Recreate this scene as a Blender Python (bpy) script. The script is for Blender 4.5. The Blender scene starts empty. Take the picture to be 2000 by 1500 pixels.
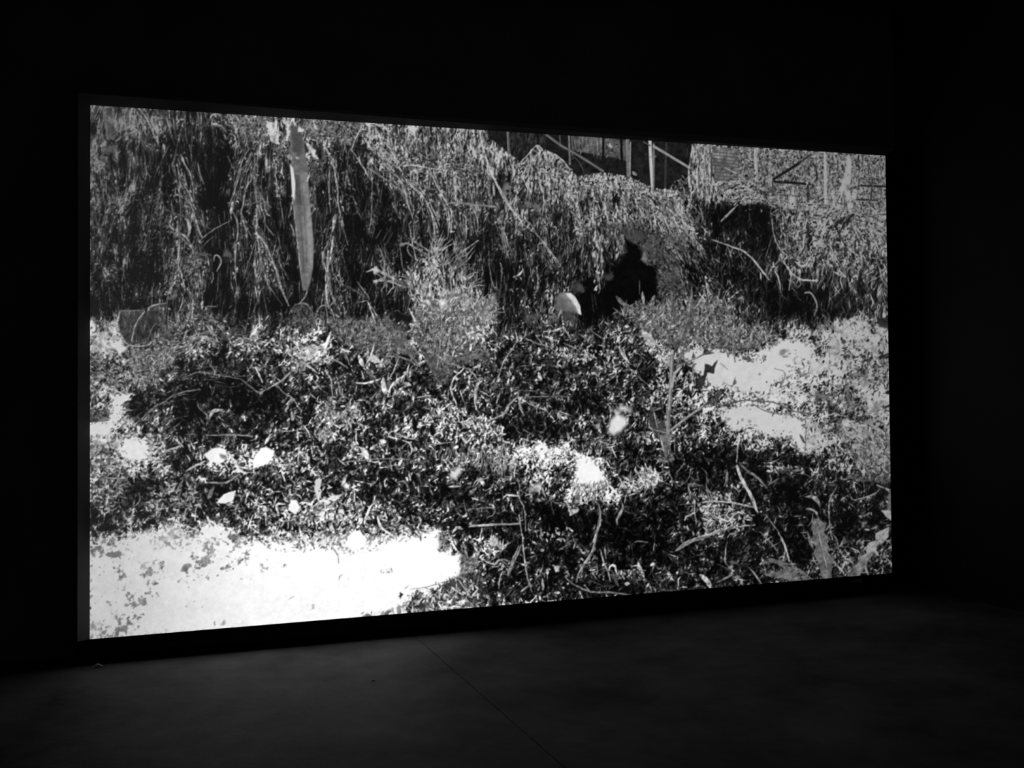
import bpy, bmesh, math
import numpy as np
from mathutils import Matrix, Vector

S = 3.0 / 1.9                     # metres per unit of the survey (the lit panel is 1.9 units, 3.0 m, wide)
scene = bpy.context.scene
C = scene.collection

# ---------------------------------------------------------------- camera
cam = bpy.data.objects.new('camera', bpy.data.cameras.new('camera')); C.objects.link(cam)
R = Matrix(((0.9528751630560666, -0.30325838738959393, -0.007954502419241526),
            (0.0008104718882394279, -0.02367615133123963, 0.9997193521151116),
            (-0.3033616105676411, -0.9526141875575878, -0.022314634162442976)))
cam.matrix_world = Matrix.Translation(Vector((0.17680757, -2.21943531, 0.54190766)) * S) @ R.transposed().to_4x4()
cam.data.sensor_width = 36.0
cam.data.lens = 36.0 * 2010 / 2000
cam.data.shift_x = (1000 - 996.857) / 2000
cam.data.shift_y = (665.1 - 750) / 2000
cam.data.clip_start = 0.05
scene.camera = cam

# ---------------------------------------------------------------- light: a dark room, lit by the screen alone
world = bpy.data.worlds.new('world'); scene.world = world; world.use_nodes = True
world.node_tree.nodes['Background'].inputs[0].default_value = (0, 0, 0, 1)
world.node_tree.nodes['Background'].inputs[1].default_value = 0.0
vs = scene.view_settings
vs.view_transform = 'Standard'; vs.look = 'None'; vs.exposure = 0.0; vs.gamma = 1.0; vs.use_curve_mapping = False

# ---------------------------------------------------------------- helpers
def mat(name, base, rough, var=0.0, scale=4.0, bump=0.0, spec=0.5, stain=None):
    m = bpy.data.materials.new(name); m.use_nodes = True; nt = m.node_tree; b = nt.nodes['Principled BSDF']
    b.inputs['Base Color'].default_value = (*[base] * 3, 1); b.inputs['Roughness'].default_value = rough
    b.inputs['Specular IOR Level'].default_value = spec
    tc = nt.nodes.new('ShaderNodeTexCoord')
    if var:
        n = nt.nodes.new('ShaderNodeTexNoise'); n.inputs['Scale'].default_value = scale
        n.inputs['Detail'].default_value = 6; n.inputs['Roughness'].default_value = 0.62
        r = nt.nodes.new('ShaderNodeMapRange')
        r.inputs['From Min'].default_value = 0.25; r.inputs['From Max'].default_value = 0.75
        r.inputs['To Min'].default_value = base * (1 - var); r.inputs['To Max'].default_value = base * (1 + var)
        nt.links.new(tc.outputs['Object'], n.inputs['Vector']); nt.links.new(n.outputs['Fac'], r.inputs['Value'])
        nt.links.new(r.outputs['Result'], b.inputs['Base Color'])
    if bump:
        n2 = nt.nodes.new('ShaderNodeTexNoise'); n2.inputs['Scale'].default_value = 60; n2.inputs['Detail'].default_value = 4
        bp = nt.nodes.new('ShaderNodeBump'); bp.inputs['Strength'].default_value = bump; bp.inputs['Distance'].default_value = 0.01
        nt.links.new(tc.outputs['Object'], n2.inputs['Vector']); nt.links.new(n2.outputs['Fac'], bp.inputs['Height'])
        nt.links.new(bp.outputs['Normal'], b.inputs['Normal'])
    return m

def link(name, bm, m, parent=None, bevel=0.0):
    if bevel: bmesh.ops.bevel(bm, geom=list(bm.edges), offset=bevel, segments=2, affect='EDGES', profile=0.6)
    bmesh.ops.recalc_face_normals(bm, faces=list(bm.faces))
    me = bpy.data.meshes.new(name); bm.to_mesh(me); bm.free(); me.materials.append(m)
    o = bpy.data.objects.new(name, me); C.objects.link(o)
    if parent: o.parent = parent
    return o

def prism(outline, z0, z1):
    """upright prism over a plan outline, survey units"""
    bm = bmesh.new()
    lo = [bm.verts.new((x * S, y * S, z0 * S)) for x, y in outline]; hi = [bm.verts.new((x * S, y * S, z1 * S)) for x, y in outline]
    n = len(outline); bm.faces.new(lo[::-1]); bm.faces.new(hi)
    for i in range(n): bm.faces.new((lo[i], lo[(i + 1) % n], hi[(i + 1) % n], hi[i]))
    return bm

def box(x0, x1, y0, y1, z0, z1):
    return prism([(x0, y0), (x1, y0), (x1, y1), (x0, y1)], z0, z1)

def hexa(pts):
    """solid from 8 points: front loop of four, back loop of four"""
    bm = bmesh.new(); v = [bm.verts.new(Vector(p) * S) for p in pts]
    bm.faces.new(v[0:4]); bm.faces.new(v[4:8][::-1])
    for i in range(4): bm.faces.new((v[i], v[4 + i], v[4 + (i + 1) % 4], v[(i + 1) % 4]))
    return bm

def structure(o, label=None, cat=None):
    o['kind'] = 'structure'
    if label: o['label'] = label
    if cat: o['category'] = cat
    return o

def tag(o, label, cat): o['label'] = label; o['category'] = cat; return o

# ---------------------------------------------------------------- the room
PW_, PH_ = 1.9, 1.06875           # lit panel
ZF, ZC, YW = -0.050, 1.482, 0.070  # floor, ceiling, back wall
XL, YR, XR = -2.2, -4.2, 1.985     # left wall, rear wall, foot of the right wall at the corner
FLARE = 0.062 / 0.308             # the right wall opens outwards towards the viewer
xr = lambda y: XR + FLARE * (YW - y)
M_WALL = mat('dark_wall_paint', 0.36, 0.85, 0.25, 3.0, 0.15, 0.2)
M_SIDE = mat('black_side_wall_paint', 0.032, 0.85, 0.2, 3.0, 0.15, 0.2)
M_CEIL = mat('grey_ceiling_paint', 0.30, 0.9, 0.1, 3.0, 0.0, 0.2)
M_REAR = mat('grey_wall_paint', 0.55, 0.85, 0.1, 3.0, 0.1, 0.2)
M_FLOOR = mat('grey_concrete', 0.098, 0.72, 0.8, 3.0, 0.10, 0.12)
M_JOINT = mat('dark_joint_filler', 0.02, 0.95)
seam = lambda y: 0.660 - 0.0655 * (y + 0.04)
T = 0.06
fl = structure(link('floor', prism([(XL, YR), (xr(YR), YR), (XR, YW), (XL, YW)], ZF - 0.05, ZF - 0.006), M_JOINT), 'dark bed under the grey concrete floor slabs', 'floor')
G = 0.0008
link('floor_slab', prism([(XL, YR), (seam(YR) - G, YR), (seam(YW) - G, YW), (XL, YW)], ZF - 0.006, ZF), M_FLOOR, fl, 0.0012)
link('floor_slab', prism([(seam(YR) + G, YR), (xr(YR), YR), (XR, YW), (seam(YW) + G, YW)], ZF - 0.006, ZF), M_FLOOR, fl, 0.0012)
structure(link('ceiling', prism([(XL, YR), (xr(YR), YR), (XR, YW), (XL, YW)], ZC, ZC + T), M_CEIL), 'dim ceiling above the screen', 'ceiling')
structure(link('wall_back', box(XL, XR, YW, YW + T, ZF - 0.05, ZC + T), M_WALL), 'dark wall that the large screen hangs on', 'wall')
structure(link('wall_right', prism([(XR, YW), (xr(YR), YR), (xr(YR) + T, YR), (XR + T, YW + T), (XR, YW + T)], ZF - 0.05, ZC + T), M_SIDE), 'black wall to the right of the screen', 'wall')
structure(link('wall_left', box(XL - T, XL, YR, YW + T, ZF - 0.05, ZC + T), M_REAR), 'grey wall far to the left of the screen', 'wall')
structure(link('wall_rear', box(XL - T, xr(YR) + T, YR - T, YR, ZF - 0.05, ZC + T), M_REAR), 'grey wall behind the viewer', 'wall')

# ---------------------------------------------------------------- the screen
M_BEZEL_LIT = mat('lit_bezel_plastic', 0.50, 0.55, 0.08, 30.0, 0.0, 0.3)  # same bezel as the black one; light on left and top put into colour
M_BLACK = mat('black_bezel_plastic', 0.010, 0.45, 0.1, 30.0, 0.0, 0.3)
M_BADGE = mat('brushed_badge_metal', 0.75, 0.5, 0.1, 200.0)
tv = bpy.data.objects.new('television', None); C.objects.link(tv)
tag(tv, 'huge flat television on the dark wall playing a black-and-white film of an overgrown garden', 'television')
tv.location = (0, 0, 0)
L, Rr, TT, B = 0.022, 0.030, 0.0205, 0.030   # bezel widths
YF, YB = -0.011, 0.012                     # proud outer lip, start of the casing
link('casing', box(-L - 0.004, PW_ + Rr + 0.002, YB, YW - 0.0005, -B - 0.003, PH_ + TT + 0.003), M_BLACK, tv, 0.004)
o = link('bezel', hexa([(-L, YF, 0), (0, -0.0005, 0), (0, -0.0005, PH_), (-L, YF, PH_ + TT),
                        (-L, YB, 0), (0, YB, 0), (0, YB, PH_), (-L, YB, PH_ + TT)]), M_BEZEL_LIT, tv); o['label'] = 'left bezel in a lit tone, sloping in to the picture'
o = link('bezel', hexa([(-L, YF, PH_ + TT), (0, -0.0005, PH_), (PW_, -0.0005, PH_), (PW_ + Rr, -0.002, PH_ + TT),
                        (-L, YB, PH_ + TT), (0, YB, PH_), (PW_, YB, PH_), (PW_ + Rr, YB, PH_ + TT)]), M_BEZEL_LIT, tv); o['label'] = 'top bezel in a lit tone, sloping in to the picture'
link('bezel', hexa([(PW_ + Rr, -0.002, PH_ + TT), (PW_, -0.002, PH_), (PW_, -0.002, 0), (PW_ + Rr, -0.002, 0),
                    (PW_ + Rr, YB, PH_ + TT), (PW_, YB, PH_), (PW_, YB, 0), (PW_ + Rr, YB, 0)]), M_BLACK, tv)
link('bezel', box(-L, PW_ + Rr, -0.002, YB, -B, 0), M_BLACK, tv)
link('lower_lip', box(-L + 0.002, PW_ + Rr - 0.002, -0.005, YB, -B - 0.0025, -B + 0.0005), M_BLACK, tv, 0.0008)
link('logo_badge', box(1.780, 1.809, -0.0035, -0.0022, -0.0165, -0.0075), M_BADGE, tv, 0.0006)

# ---------------------------------------------------------------- the picture shown on the screen
# A grey-scale frame of a film (a garden choked with dead vines), painted stroke by stroke into an array
# and stored as colours on the vertices of the screen panel.
PX0, PY0, PW, PH = 150, 180, 1620, 1090
rng = np.random.default_rng(11)
CV = np.full((PH, PW), 0.10, np.float32)
YY, XX = np.mgrid[0:PH, 0:PW].astype(np.float32)

def lattice(xs, ys, rows):
    g = np.array(rows, np.float32)
    fx = np.clip(np.interp(np.arange(PW) + PX0, xs, np.arange(len(xs))), 0, len(xs) - 1.001)
    fy = np.clip(np.interp(np.arange(PH) + PY0, ys, np.arange(len(ys))), 0, len(ys) - 1.001)
    ix, iy = fx.astype(int), fy.astype(int)
    tx, ty = (fx - ix)[None, :], (fy - iy)[:, None]
    tx, ty = tx * tx * (3 - 2 * tx), ty * ty * (3 - 2 * ty)
    a = g[iy][:, ix]; b = g[iy][:, ix + 1]; c = g[iy + 1][:, ix]; d = g[iy + 1][:, ix + 1]
    return ((a * (1 - tx) + b * tx) * (1 - ty) + (c * (1 - tx) + d * tx) * ty).astype(np.float32)

def noise(cell, seed, aspect=1.0):
    r = np.random.default_rng(seed)
    nx, ny = int(PW / cell) + 3, int(PH / (cell * aspect)) + 3
    g = r.random((ny, nx)).astype(np.float32)
    fx, fy = np.arange(PW) / cell, np.arange(PH) / (cell * aspect)
    ix, iy = fx.astype(int), fy.astype(int)
    tx, ty = (fx - ix)[None, :].astype(np.float32), (fy - iy)[:, None].astype(np.float32)
    tx, ty = tx * tx * (3 - 2 * tx), ty * ty * (3 - 2 * ty)
    a = g[iy][:, ix]; b = g[iy][:, ix + 1]; c = g[iy + 1][:, ix]; d = g[iy + 1][:, ix + 1]
    return (a * (1 - tx) + b * tx) * (1 - ty) + (c * (1 - tx) + d * tx) * ty

def fbm(cell, seed, octaves=3):
    out, amp, tot = 0, 1.0, 0
    for k in range(octaves):
        out = out + amp * noise(cell / 2 ** k, seed + k); tot += amp; amp *= 0.6
    return out / tot

def blur(a, s):
    n = max(1, int(s * 2.6)); k = np.exp(-np.arange(-n, n + 1) ** 2 / (2.0 * s * s)); k = (k / k.sum()).astype(np.float32)
    p = np.pad(a, ((n, n), (0, 0)), 'edge'); o = np.zeros_like(a)
    for i, w in enumerate(k): o += w * p[i:i + a.shape[0]]
    p = np.pad(o, ((0, 0), (n, n)), 'edge'); q = np.zeros_like(a)
    for i, w in enumerate(k): q += w * p[:, i:i + a.shape[1]]
    return q

TX = list(range(200, 1721, 80))
TY = [240, 300, 360, 420, 480, 540, 600, 660, 720, 780, 840, 900, 960, 1020, 1080, 1140, 1200]
TONE = lattice(TX, TY, [
 [25,30,20,22,38,38,35,35,40,38,12,12,20,15,10,40,40,38,38,40],
 [28,22,15,15,30,40,25,35,38,36,30,28,20,18,10,38,42,42,42,40],
 [25,18,18,15,22,35,15,25,30,32,28,35,38,30,18,30,38,42,48,48],
 [22,20,22,13,22,35,15,18,22,24,26,28,30,32,35,14,14,25,42,40],
 [20,17,24,14,22,30,15,14,18,17,18,22,22,22,26,16,14,22,32,36],
 [20,15,28,15,24,15,17,16,30,24,16,18,15, 4,16,18,18,20,24,28],
 [18,20,26,18,17,18,18,18,38,32,18,25, 6, 8,24,32,18,18,20,28],
 [60,40,35,25,28,40,30,28,36,34,22,22,20,28,36,40,28,45,60,45],
 [40,40,22,20,22,28,22,30,30,28,22,22,24,24,38,65,72,68,60,45],
 [55,25,17,15,18,25,24,26,24,25,22,22,20,24,35,60,72,55,42,55],
 [68,40,22,20,20,28,28,28,34,36,20,20,25,25,28,35,62,62,52,40],
 [50,50,25,40,35,25,28,25,28,32,45,50,28,20,18,12,18,25,35,38],
 [35,25,22,28,26,28,28,22,20,22,25,35,45,25,20,18,14,12,18,18],
 [30,35,38,35,38,45,45,40,30,20,14,14,12,12,14,24,12,12,12,15],
 [62,65,78,70,80,92,95,95,85,40,16,14,14,10,12,14,14,12,25,22],
 [70,75,82,86,94,98,99,98,92,35,18,15,14,12,14,13,15,20,20,18],
 [62,65,82,88,94,97,97,85,45,30,20,16,14,12,12,12,14,16,18,16]]) / 100
WX = [180, 560, 900, 1300, 1500, 1720]; WY = [220, 420, 640, 780, 900, 1080, 1220]  # white and black levels, with the screen's viewing-angle falloff put into the colour
WHITE = lattice(WX, WY, [
 [52,78,72,70,62,55], [55,80,72,70,62,58], [80,95,90,80,74,64], [82,97,95,84,80,66],
 [84,100,100,90,76,62], [78,100,100,86,70,60], [76,97,100,80,64,58]]) / 100
BLACK = lattice(WX, WY, [
 [15,11,9,6,9,12], [14,11,8,4,7,10], [14,9,6,3,6,8], [13,8,6,4,7,9], [13,7,5,3,5,7], [16,7,4,2,3,4], [18,8,3,2,2,3]]) / 100

def polymask(pts, feather=1.0, rag=0.0, seed=1, cell=7):
    """soft mask of a polygon, as (y slice, x slice, coverage)"""
    p = np.asarray(pts, np.float32) - [PX0, PY0]
    m = feather * 2 + rag + 2
    x0, y0 = np.floor(p.min(0) - m).astype(int); x1, y1 = np.ceil(p.max(0) + m).astype(int)
    x0, y0, x1, y1 = max(x0, 0), max(y0, 0), min(x1, PW), min(y1, PH)
    if x1 <= x0 or y1 <= y0: return None
    X, Y = XX[y0:y1, x0:x1], YY[y0:y1, x0:x1]
    d = np.full(X.shape, 1e9, np.float32); ins = np.zeros(X.shape, bool)
    for (ax, ay), (bx, by) in zip(p, np.roll(p, -1, 0)):
        ex, ey = bx - ax, by - ay; L = ex * ex + ey * ey + 1e-9
        t = np.clip(((X - ax) * ex + (Y - ay) * ey) / L, 0, 1)
        d = np.minimum(d, (X - ax - t * ex) ** 2 + (Y - ay - t * ey) ** 2)
        if ay != by: ins ^= ((ay > Y) != (by > Y)) & (X < ex * (Y - ay) / (by - ay) + ax)
    s = np.where(ins, 1, -1) * np.sqrt(d)
    if rag:
        s = s + rag * (2.0 * NZ[(seed + 1) % len(NZ)][y0:y1, x0:x1] - 1.0) * 1.5
    t = np.clip(0.5 + s / (2 * feather), 0, 1)
    return slice(y0, y1), slice(x0, x1), t * t * (3 - 2 * t)

def fill(pts, v, feather=1.0, rag=0.0, alpha=1.0, grain=0.28, seed=1):
    r = polymask(pts, feather, rag, seed)
    if r is None: return
    ys, xs, m = r
    val = WHITE[ys, xs] if isinstance(v, str) else np.full(m.shape, v, np.float32)
    if isinstance(v, str) or v > 0.76: grain = grain * 0.09
    val = val * (1 + grain * (1.2 * (FINE[ys, xs] - 0.5) + 3.2 * (NZ[4][ys, xs] - 0.5) + 2.2 * (NZ[1][ys, xs] - 0.5)))
    CV[ys, xs] = np.clip(CV[ys, xs] * (1 - m * alpha) + val * m * alpha, 0, 1)

def smooth(pts):
    p = np.asarray(pts, np.float32)
    if len(p) < 3: return p
    q = np.vstack([2 * p[0] - p[1], p, 2 * p[-1] - p[-2]]); out = []
    for i in range(1, len(q) - 2):
        a, b, c, d = q[i - 1:i + 3]
        n = max(2, min(6, int(np.hypot(*(c - b)) / 6) + 1))
        for t in np.arange(n) / n:
            out.append(0.5 * (2 * b + (c - a) * t + (2 * a - 5 * b + 4 * c - d) * t * t + (3 * b - a - 3 * c + d) * t ** 3))
    out.append(p[-1])
    return np.array(out, np.float32)

def stroke(pts, w, v, taper=0.55, alpha=1.0, lens=False, shade=0.25, clean=False):
    """a stalk, twig or blade: tapering curve, lit on its upper left flank"""
    p = smooth(pts) - np.float32([PX0, PY0]); n = len(p)
    if n > 3 and not lens and not clean:
        p[1:-1] += rng.normal(size=(n - 2, 2)).astype(np.float32) * (0.25 + 0.05 * w)
    h = w / 2
    x0, y0 = np.floor(p.min(0) - h - 2).astype(int); x1, y1 = np.ceil(p.max(0) + h + 3).astype(int)
    x0, y0, x1, y1 = max(x0, 0), max(y0, 0), min(x1, PW), min(y1, PH)
    if x1 <= x0 or y1 <= y0: return
    X, Y = XX[y0:y1, x0:x1], YY[y0:y1, x0:x1]
    best = np.full(X.shape, 1e9, np.float32); side = np.zeros(X.shape, np.float32)
    for i in range(n - 1):
        (ax, ay), (bx, by) = p[i], p[i + 1]
        ex, ey = bx - ax, by - ay; L = ex * ex + ey * ey + 1e-6
        t = np.clip(((X - ax) * ex + (Y - ay) * ey) / L, 0, 1)
        qx, qy = X - ax - t * ex, Y - ay - t * ey
        u = (i + t) / (n - 1)
        hw = h * (np.clip(1 - (2 * u - 1) ** 2, 0, 1) ** 0.8 if lens else 1 - (1 - taper) * np.abs(2 * u - 1) ** 2)
        d = np.sqrt(qx * qx + qy * qy) - (hw if clean else hw * (0.55 + 0.9 * NZ[2][y0:y1, x0:x1]))
        k = d < best
        best = np.where(k, d, best); side = np.where(k, -(qx * 0.8 + qy * 0.6) / (h + 0.5), side)
    m = np.clip(0.5 - best / 1.3, 0, 1) * alpha
    # keep a thin stalk as bright as its width allows
    val = np.clip(v * (1 + shade * np.clip(side, -1, 1)) * ((0.85 + 0.3 * NZ[0][y0:y1, x0:x1]) if clean else (0.4 + 1.2 * NZ[0][y0:y1, x0:x1])), 0, 1)
    CV[y0:y1, x0:x1] = CV[y0:y1, x0:x1] * (1 - m) + val * m

def leaves(cx, cy, ln, wd, ang, bend, val, alpha=1.0, shade=0.35):
    """many small blades at once: cx, cy in photo pixels, ang in radians"""
    cx = np.asarray(cx, np.float32) - PX0; cy = np.asarray(cy, np.float32) - PY0
    half = np.ceil(ln * 0.5 + wd * 0.5 + np.abs(bend) * ln * 0.25 + 2).astype(int)
    order = np.arange(len(cx))
    for s0 in range(0, len(order), 1500):
        o = order[s0:s0 + 1500]
        h = int(half[o].max()); g = np.arange(-h, h + 1, dtype=np.float32)
        bx, by = np.floor(cx[o]).astype(int), np.floor(cy[o]).astype(int)
        GX = g[None, None, :] - (cx[o] - bx)[:, None, None]; GY = g[None, :, None] - (cy[o] - by)[:, None, None]
        ca, sa = np.cos(ang[o])[:, None, None], np.sin(ang[o])[:, None, None]
        u = GX * ca + GY * sa; w = -GX * sa + GY * ca
        L = ln[o][:, None, None]; t = 2 * u / L
        w = w - bend[o][:, None, None] * L * 0.25 * (t * t - 0.4)
        hw = wd[o][:, None, None] * 0.5 * np.clip(1 - t * t, 0, 1) ** 0.85
        m = np.clip(0.5 - (np.abs(w) - hw) / 1.2, 0, 1) * (np.abs(t) < 1) * alpha
        v = val[o][:, None, None] * (1 - shade * np.clip(w / (hw + 0.6), -1, 1))
        for i in range(len(o)):
            hh = int(half[o[i]]); ya, xa = by[i] - hh, bx[i] - hh
            yb, xb = by[i] + hh + 1, bx[i] + hh + 1
            if ya < 0 or xa < 0 or yb > PH or xb > PW: continue
            k = slice(h - hh, h + hh + 1)
            mm = m[i, k, k]
            c = CV[ya:yb, xa:xb]
            c += (v[i, k, k] * MOT[ya:yb, xa:xb] - c) * mm

def inside(pts, n):
    """n random points in a polygon"""
    p = np.asarray(pts, np.float32); lo, hi = p.min(0), p.max(0); got = []
    tot = 0
    while tot < n:
        q = lo + rng.random((max(200, n * 2), 2)) * (hi - lo); ins = np.zeros(len(q), bool)
        for (ax, ay), (bx, by) in zip(p, np.roll(p, -1, 0)):
            if ay != by: ins ^= ((ay > q[:, 1]) != (by > q[:, 1])) & (q[:, 0] < (bx - ax) * (q[:, 1] - ay) / (by - ay) + ax)
        got.append(q[ins]); tot += ins.sum()
    return np.vstack(got)[:n]

def at(F, q):
    return F[np.clip((q[:, 1] - PY0).astype(int), 0, PH - 1), np.clip((q[:, 0] - PX0).astype(int), 0, PW - 1)]

def area(pts):
    p = np.asarray(pts, float); x, y = p.T
    return abs(np.dot(x, np.roll(y, -1)) - np.dot(y, np.roll(x, -1))) / 2

def litter(pts, dens, ln, wd, ang, spread, bend=0.5, grow=False, contrast=1.0, tmax=0.58, mix=(0.36, 0.42)):
    """dead leaves or strands over a zone, their brightness drawn around the tone of the place"""
    n = int(area(pts) * dens); q = inside(pts, n)
    T = at(TONE, q); keep = T < tmax + 0.1 * rng.random(n); q = q[keep]; T = T[keep]; n = len(q)
    W, B = at(WHITE, q), at(BLACK, q)
    T = T * (0.55 + 0.9 * at(CLUMP, q))
    r = rng.random(n); k = rng.random(n)
    v = np.where(r < mix[0], B + 0.25 * T * k, np.where(r < mix[0] + mix[1], T * (0.6 + 0.8 * k), np.minimum(W, T * (1.5 + 1.9 * k * contrast) + 0.06)))
    s = (0.75 + 0.55 * np.clip((q[:, 1] - 620) / 560, 0, 1)) if grow else np.ones(n)
    L = (ln[0] + (ln[1] - ln[0]) * rng.random(n) ** 1.6) * s; Wd = (wd[0] + (wd[1] - wd[0]) * rng.random(n)) * s
    a = ang(q) if callable(ang) else np.full(n, ang)
    a = np.radians(a + spread * rng.normal(size=n))
    leaves(q[:, 0], q[:, 1], L, Wd, a, bend * rng.normal(size=n), v)

NZ = [fbm(6, 100 + 10 * i, 3) for i in range(3)] + [fbm(11, 200 + 10 * i, 3) for i in range(3)]
FINE = noise(1.6, 77); MOT = (0.6 + 0.8 * fbm(4, 303, 2)).astype(np.float32); CLUMP = fbm(22, 55, 3); BROAD = fbm(46, 91, 3)

# --- ground tone, then the mass of strands and leaves
TONE *= lattice([170, 500, 760, 1100, 1400, 1560, 1740], [220, 300, 480, 600, 700, 1250], [
 [1.1, 1.1, 1.15, 1.0, 1.0, 1.0, 1.0], [1.1, 1.1, 1.1, 1.15, 1.1, 1.05, 1.05], [1.15, 1.05, 1.0, 1.08, 1.1, 1.15, 1.1],
 [1.1, 1.05, 1.05, 1.05, 1.05, 1.1, 1.1], [1.0, 1.08, 1.08, 1.08, 1.0, 1.0, 1.0], [1.0, 1.0, 1.0, 1.0, 1.0, 1.0, 1.0]])
TONE *= lattice([170, 300, 660, 760, 980, 1240, 1300, 1400, 1740], [230, 320, 400, 470, 560, 640, 1250], [
 [1, 1, 1, 1, 1, 1, 1, 1, 1], [.9, .85, .8, 1, 1, 1, 1, 1, 1], [.9, .78, .7, .85, .95, 1, 1, .95, 1.05], [.9, .75, .7, .8, .8, .78, .95, .85, .95],
 [.9, .8, .8, .9, .85, .75, .9, .85, .9], [1, 1, 1, 1, 1, 1, 1, .95, 1], [1, 1, 1, 1, 1, 1, 1, 1, 1]])
TONE[:] = np.minimum(TONE, 1)
def crumple(cell, seed, aspect=1.0):
    # relief of crumpled leaves: a warped height field lit from the upper left
    n = fbm(cell, seed, 3) if aspect == 1 else 0.6 * noise(cell, seed, aspect) + 0.4 * noise(cell / 2, seed + 1, aspect)
    wx, wy = (fbm(14, seed + 5, 2) - 0.5) * 16, (fbm(14, seed + 8, 2) - 0.5) * 16
    n = n[np.clip(YY + wy, 0, PH - 1).astype(int), np.clip(XX + wx, 0, PW - 1).astype(int)]
    n = blur(n, 0.7); e = n - np.roll(np.roll(n, -1, 0), -2, 1)
    e = e / e.std()
    fil = np.clip(1 - np.abs(n - 0.5) / 0.035, 0, 1)          # thin tangled stems
    return np.clip(0.42 + 0.5 * e, 0, 2.4) + 1.1 * fil * noise(9, seed + 20)
UP = np.clip((640 - PY0 - YY) / 60 + 0.5, 0, 1)
CV[:] = crumple(8, 31, 2.6) * UP + crumple(9, 231) * (1 - UP)
CV[:] = BLACK + np.maximum(TONE * 1.25 - BLACK, 0) * CV * (0.5 + 1.0 * CLUMP)
CV[:] = WHITE * np.tanh(CV / WHITE)
CV[:] = np.where(TONE > 0.62, 0.5 * TONE + 0.5 * CV, CV)
fall = lambda q: 90 - 34 * np.clip((q[:, 0] - 1150) / 190, -0.2, 1) * np.clip((q[:, 1] - 330) / 80, 0, 1)
Z_LEFT = [(172, 203), (660, 236), (655, 600), (420, 625), (172, 640)]
Z_MAT = [(640, 236), (1000, 255), (1020, 318), (1110, 345), (1170, 335), (1240, 345), (1300, 372), (1350, 420), (1385, 480), (1410, 570), (1400, 620), (1000, 640), (640, 610)]
Z_TREE = [(1345, 283), (1732, 305), (1736, 405), (1560, 400), (1340, 385)]
Z_RIGHT = [(1330, 380), (1560, 392), (1738, 402), (1745, 660), (1600, 650), (1480, 640), (1400, 600), (1390, 480)]
Z_LITTER = [(172, 630), (420, 615), (700, 600), (1000, 625), (1380, 600), (1500, 640), (1745, 640), (1748, 1125), (1000, 1195), (172, 1252)]
litter(Z_LEFT, 0.012, (12, 46), (1.0, 2.2), 92, 14, 0.15)
litter(Z_LEFT, 0.004, (40, 100), (1.0, 1.7), 92, 9, 0.10, mix=(0.2, 0.4))
litter(Z_LEFT, 0.010, (4, 11), (1.4, 3.0), 85, 40, 0.5, contrast=0.7)
litter([(172, 330), (330, 330), (340, 640), (172, 640)], 0.03, (3, 8), (1.5, 3.5), 80, 50, 0.5, contrast=0.3, mix=(0.4, 0.5))
litter(Z_MAT, 0.014, (8, 30), (1.1, 2.4), fall, 14, 0.25)
litter(Z_MAT, 0.007, (26, 80), (1.0, 1.6), fall, 12, 0.18, mix=(0.25, 0.3))
litter(Z_MAT, 0.022, (4, 11), (1.4, 2.8), fall, 30, 0.4)
litter(Z_TREE, 0.04, (3, 12), (1.2, 2.6), 95, 35, 0.5, contrast=0.4)
litter(Z_RIGHT, 0.022, (4, 16), (1.3, 2.8), 92, 36, 0.4, contrast=0.8)
litter(Z_RIGHT, 0.006, (16, 44), (1.0, 1.7), 92, 25, 0.3, mix=(0.25, 0.3))
litter(Z_LITTER, 0.009, (6, 18), (1.8, 4.0), 80, 60, 0.5, grow=True)
litter(Z_LITTER, 0.016, (4, 12), (1.5, 3.6), 75, 50, 0.6, grow=True, tmax=0.66)
litter(Z_LITTER, 0.005, (14, 40), (1.1, 1.9), 60, 60, 0.35, grow=True)
# bring the broad tones of each place to the wanted level
for sg, pw in ((26, 0.75), (12, 0.35)):
    CV *= np.clip((blur(TONE, 8) / np.maximum(blur(CV, sg), 0.02)) ** pw, 0.55, 1.7)
CV[:] = np.minimum(CV, WHITE)
hang = 0.6 * noise(11, 421, 3.2) + 0.4 * noise(6, 431, 3.0)
wide = lambda n, a: np.clip((n - 0.5) * a + 0.5, 0.02, 1.2)
g = (UP * (0.15 + 1.7 * hang) + (1 - UP) * (0.25 + 1.5 * wide(fbm(12, 411, 3), 1.9))) * (0.5 + 1.0 * wide(fbm(30, 511, 2), 1.9))
CV *= np.where(TONE > 0.6, 1, g) ** 0.85
CV *= np.clip((blur(TONE, 8) / np.maximum(blur(CV, 42), 0.02)) ** 0.9, 0.6, 1.8)
loc = np.maximum(blur(CV, 9), 0.03)
CV[:] = np.where(TONE > 0.66, CV, loc * (CV / loc) ** (1.15 + 0.08 * (1 - UP)))
CV *= np.clip((blur(TONE, 8) / np.maximum(blur(CV, 42), 0.02)) ** 0.9, 0.6, 1.8)
CV[:] = np.clip(CV, BLACK * 0.8, WHITE * 1.04)
def disc(x, y, r, v, alpha=1.0):
    x0, y0, x1, y1 = [int(t) for t in (max(x - 2 * r - PX0, 0), max(y - 2 * r - PY0, 0), min(x + 2 * r - PX0, PW), min(y + 2 * r - PY0, PH))]
    if x1 <= x0 or y1 <= y0: return
    d = np.hypot(XX[y0:y1, x0:x1] + PX0 - x, YY[y0:y1, x0:x1] + PY0 - y) / r
    d = d + 1.5 * (NZ[0][y0:y1, x0:x1] - 0.5) + 1.2 * (NZ[4][y0:y1, x0:x1] - 0.5)
    m = np.clip(1.3 - d, 0, 1); m = m * m * (3 - 2 * m) * alpha * 0.85
    CV[y0:y1, x0:x1] += (v - CV[y0:y1, x0:x1]) * m

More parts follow.
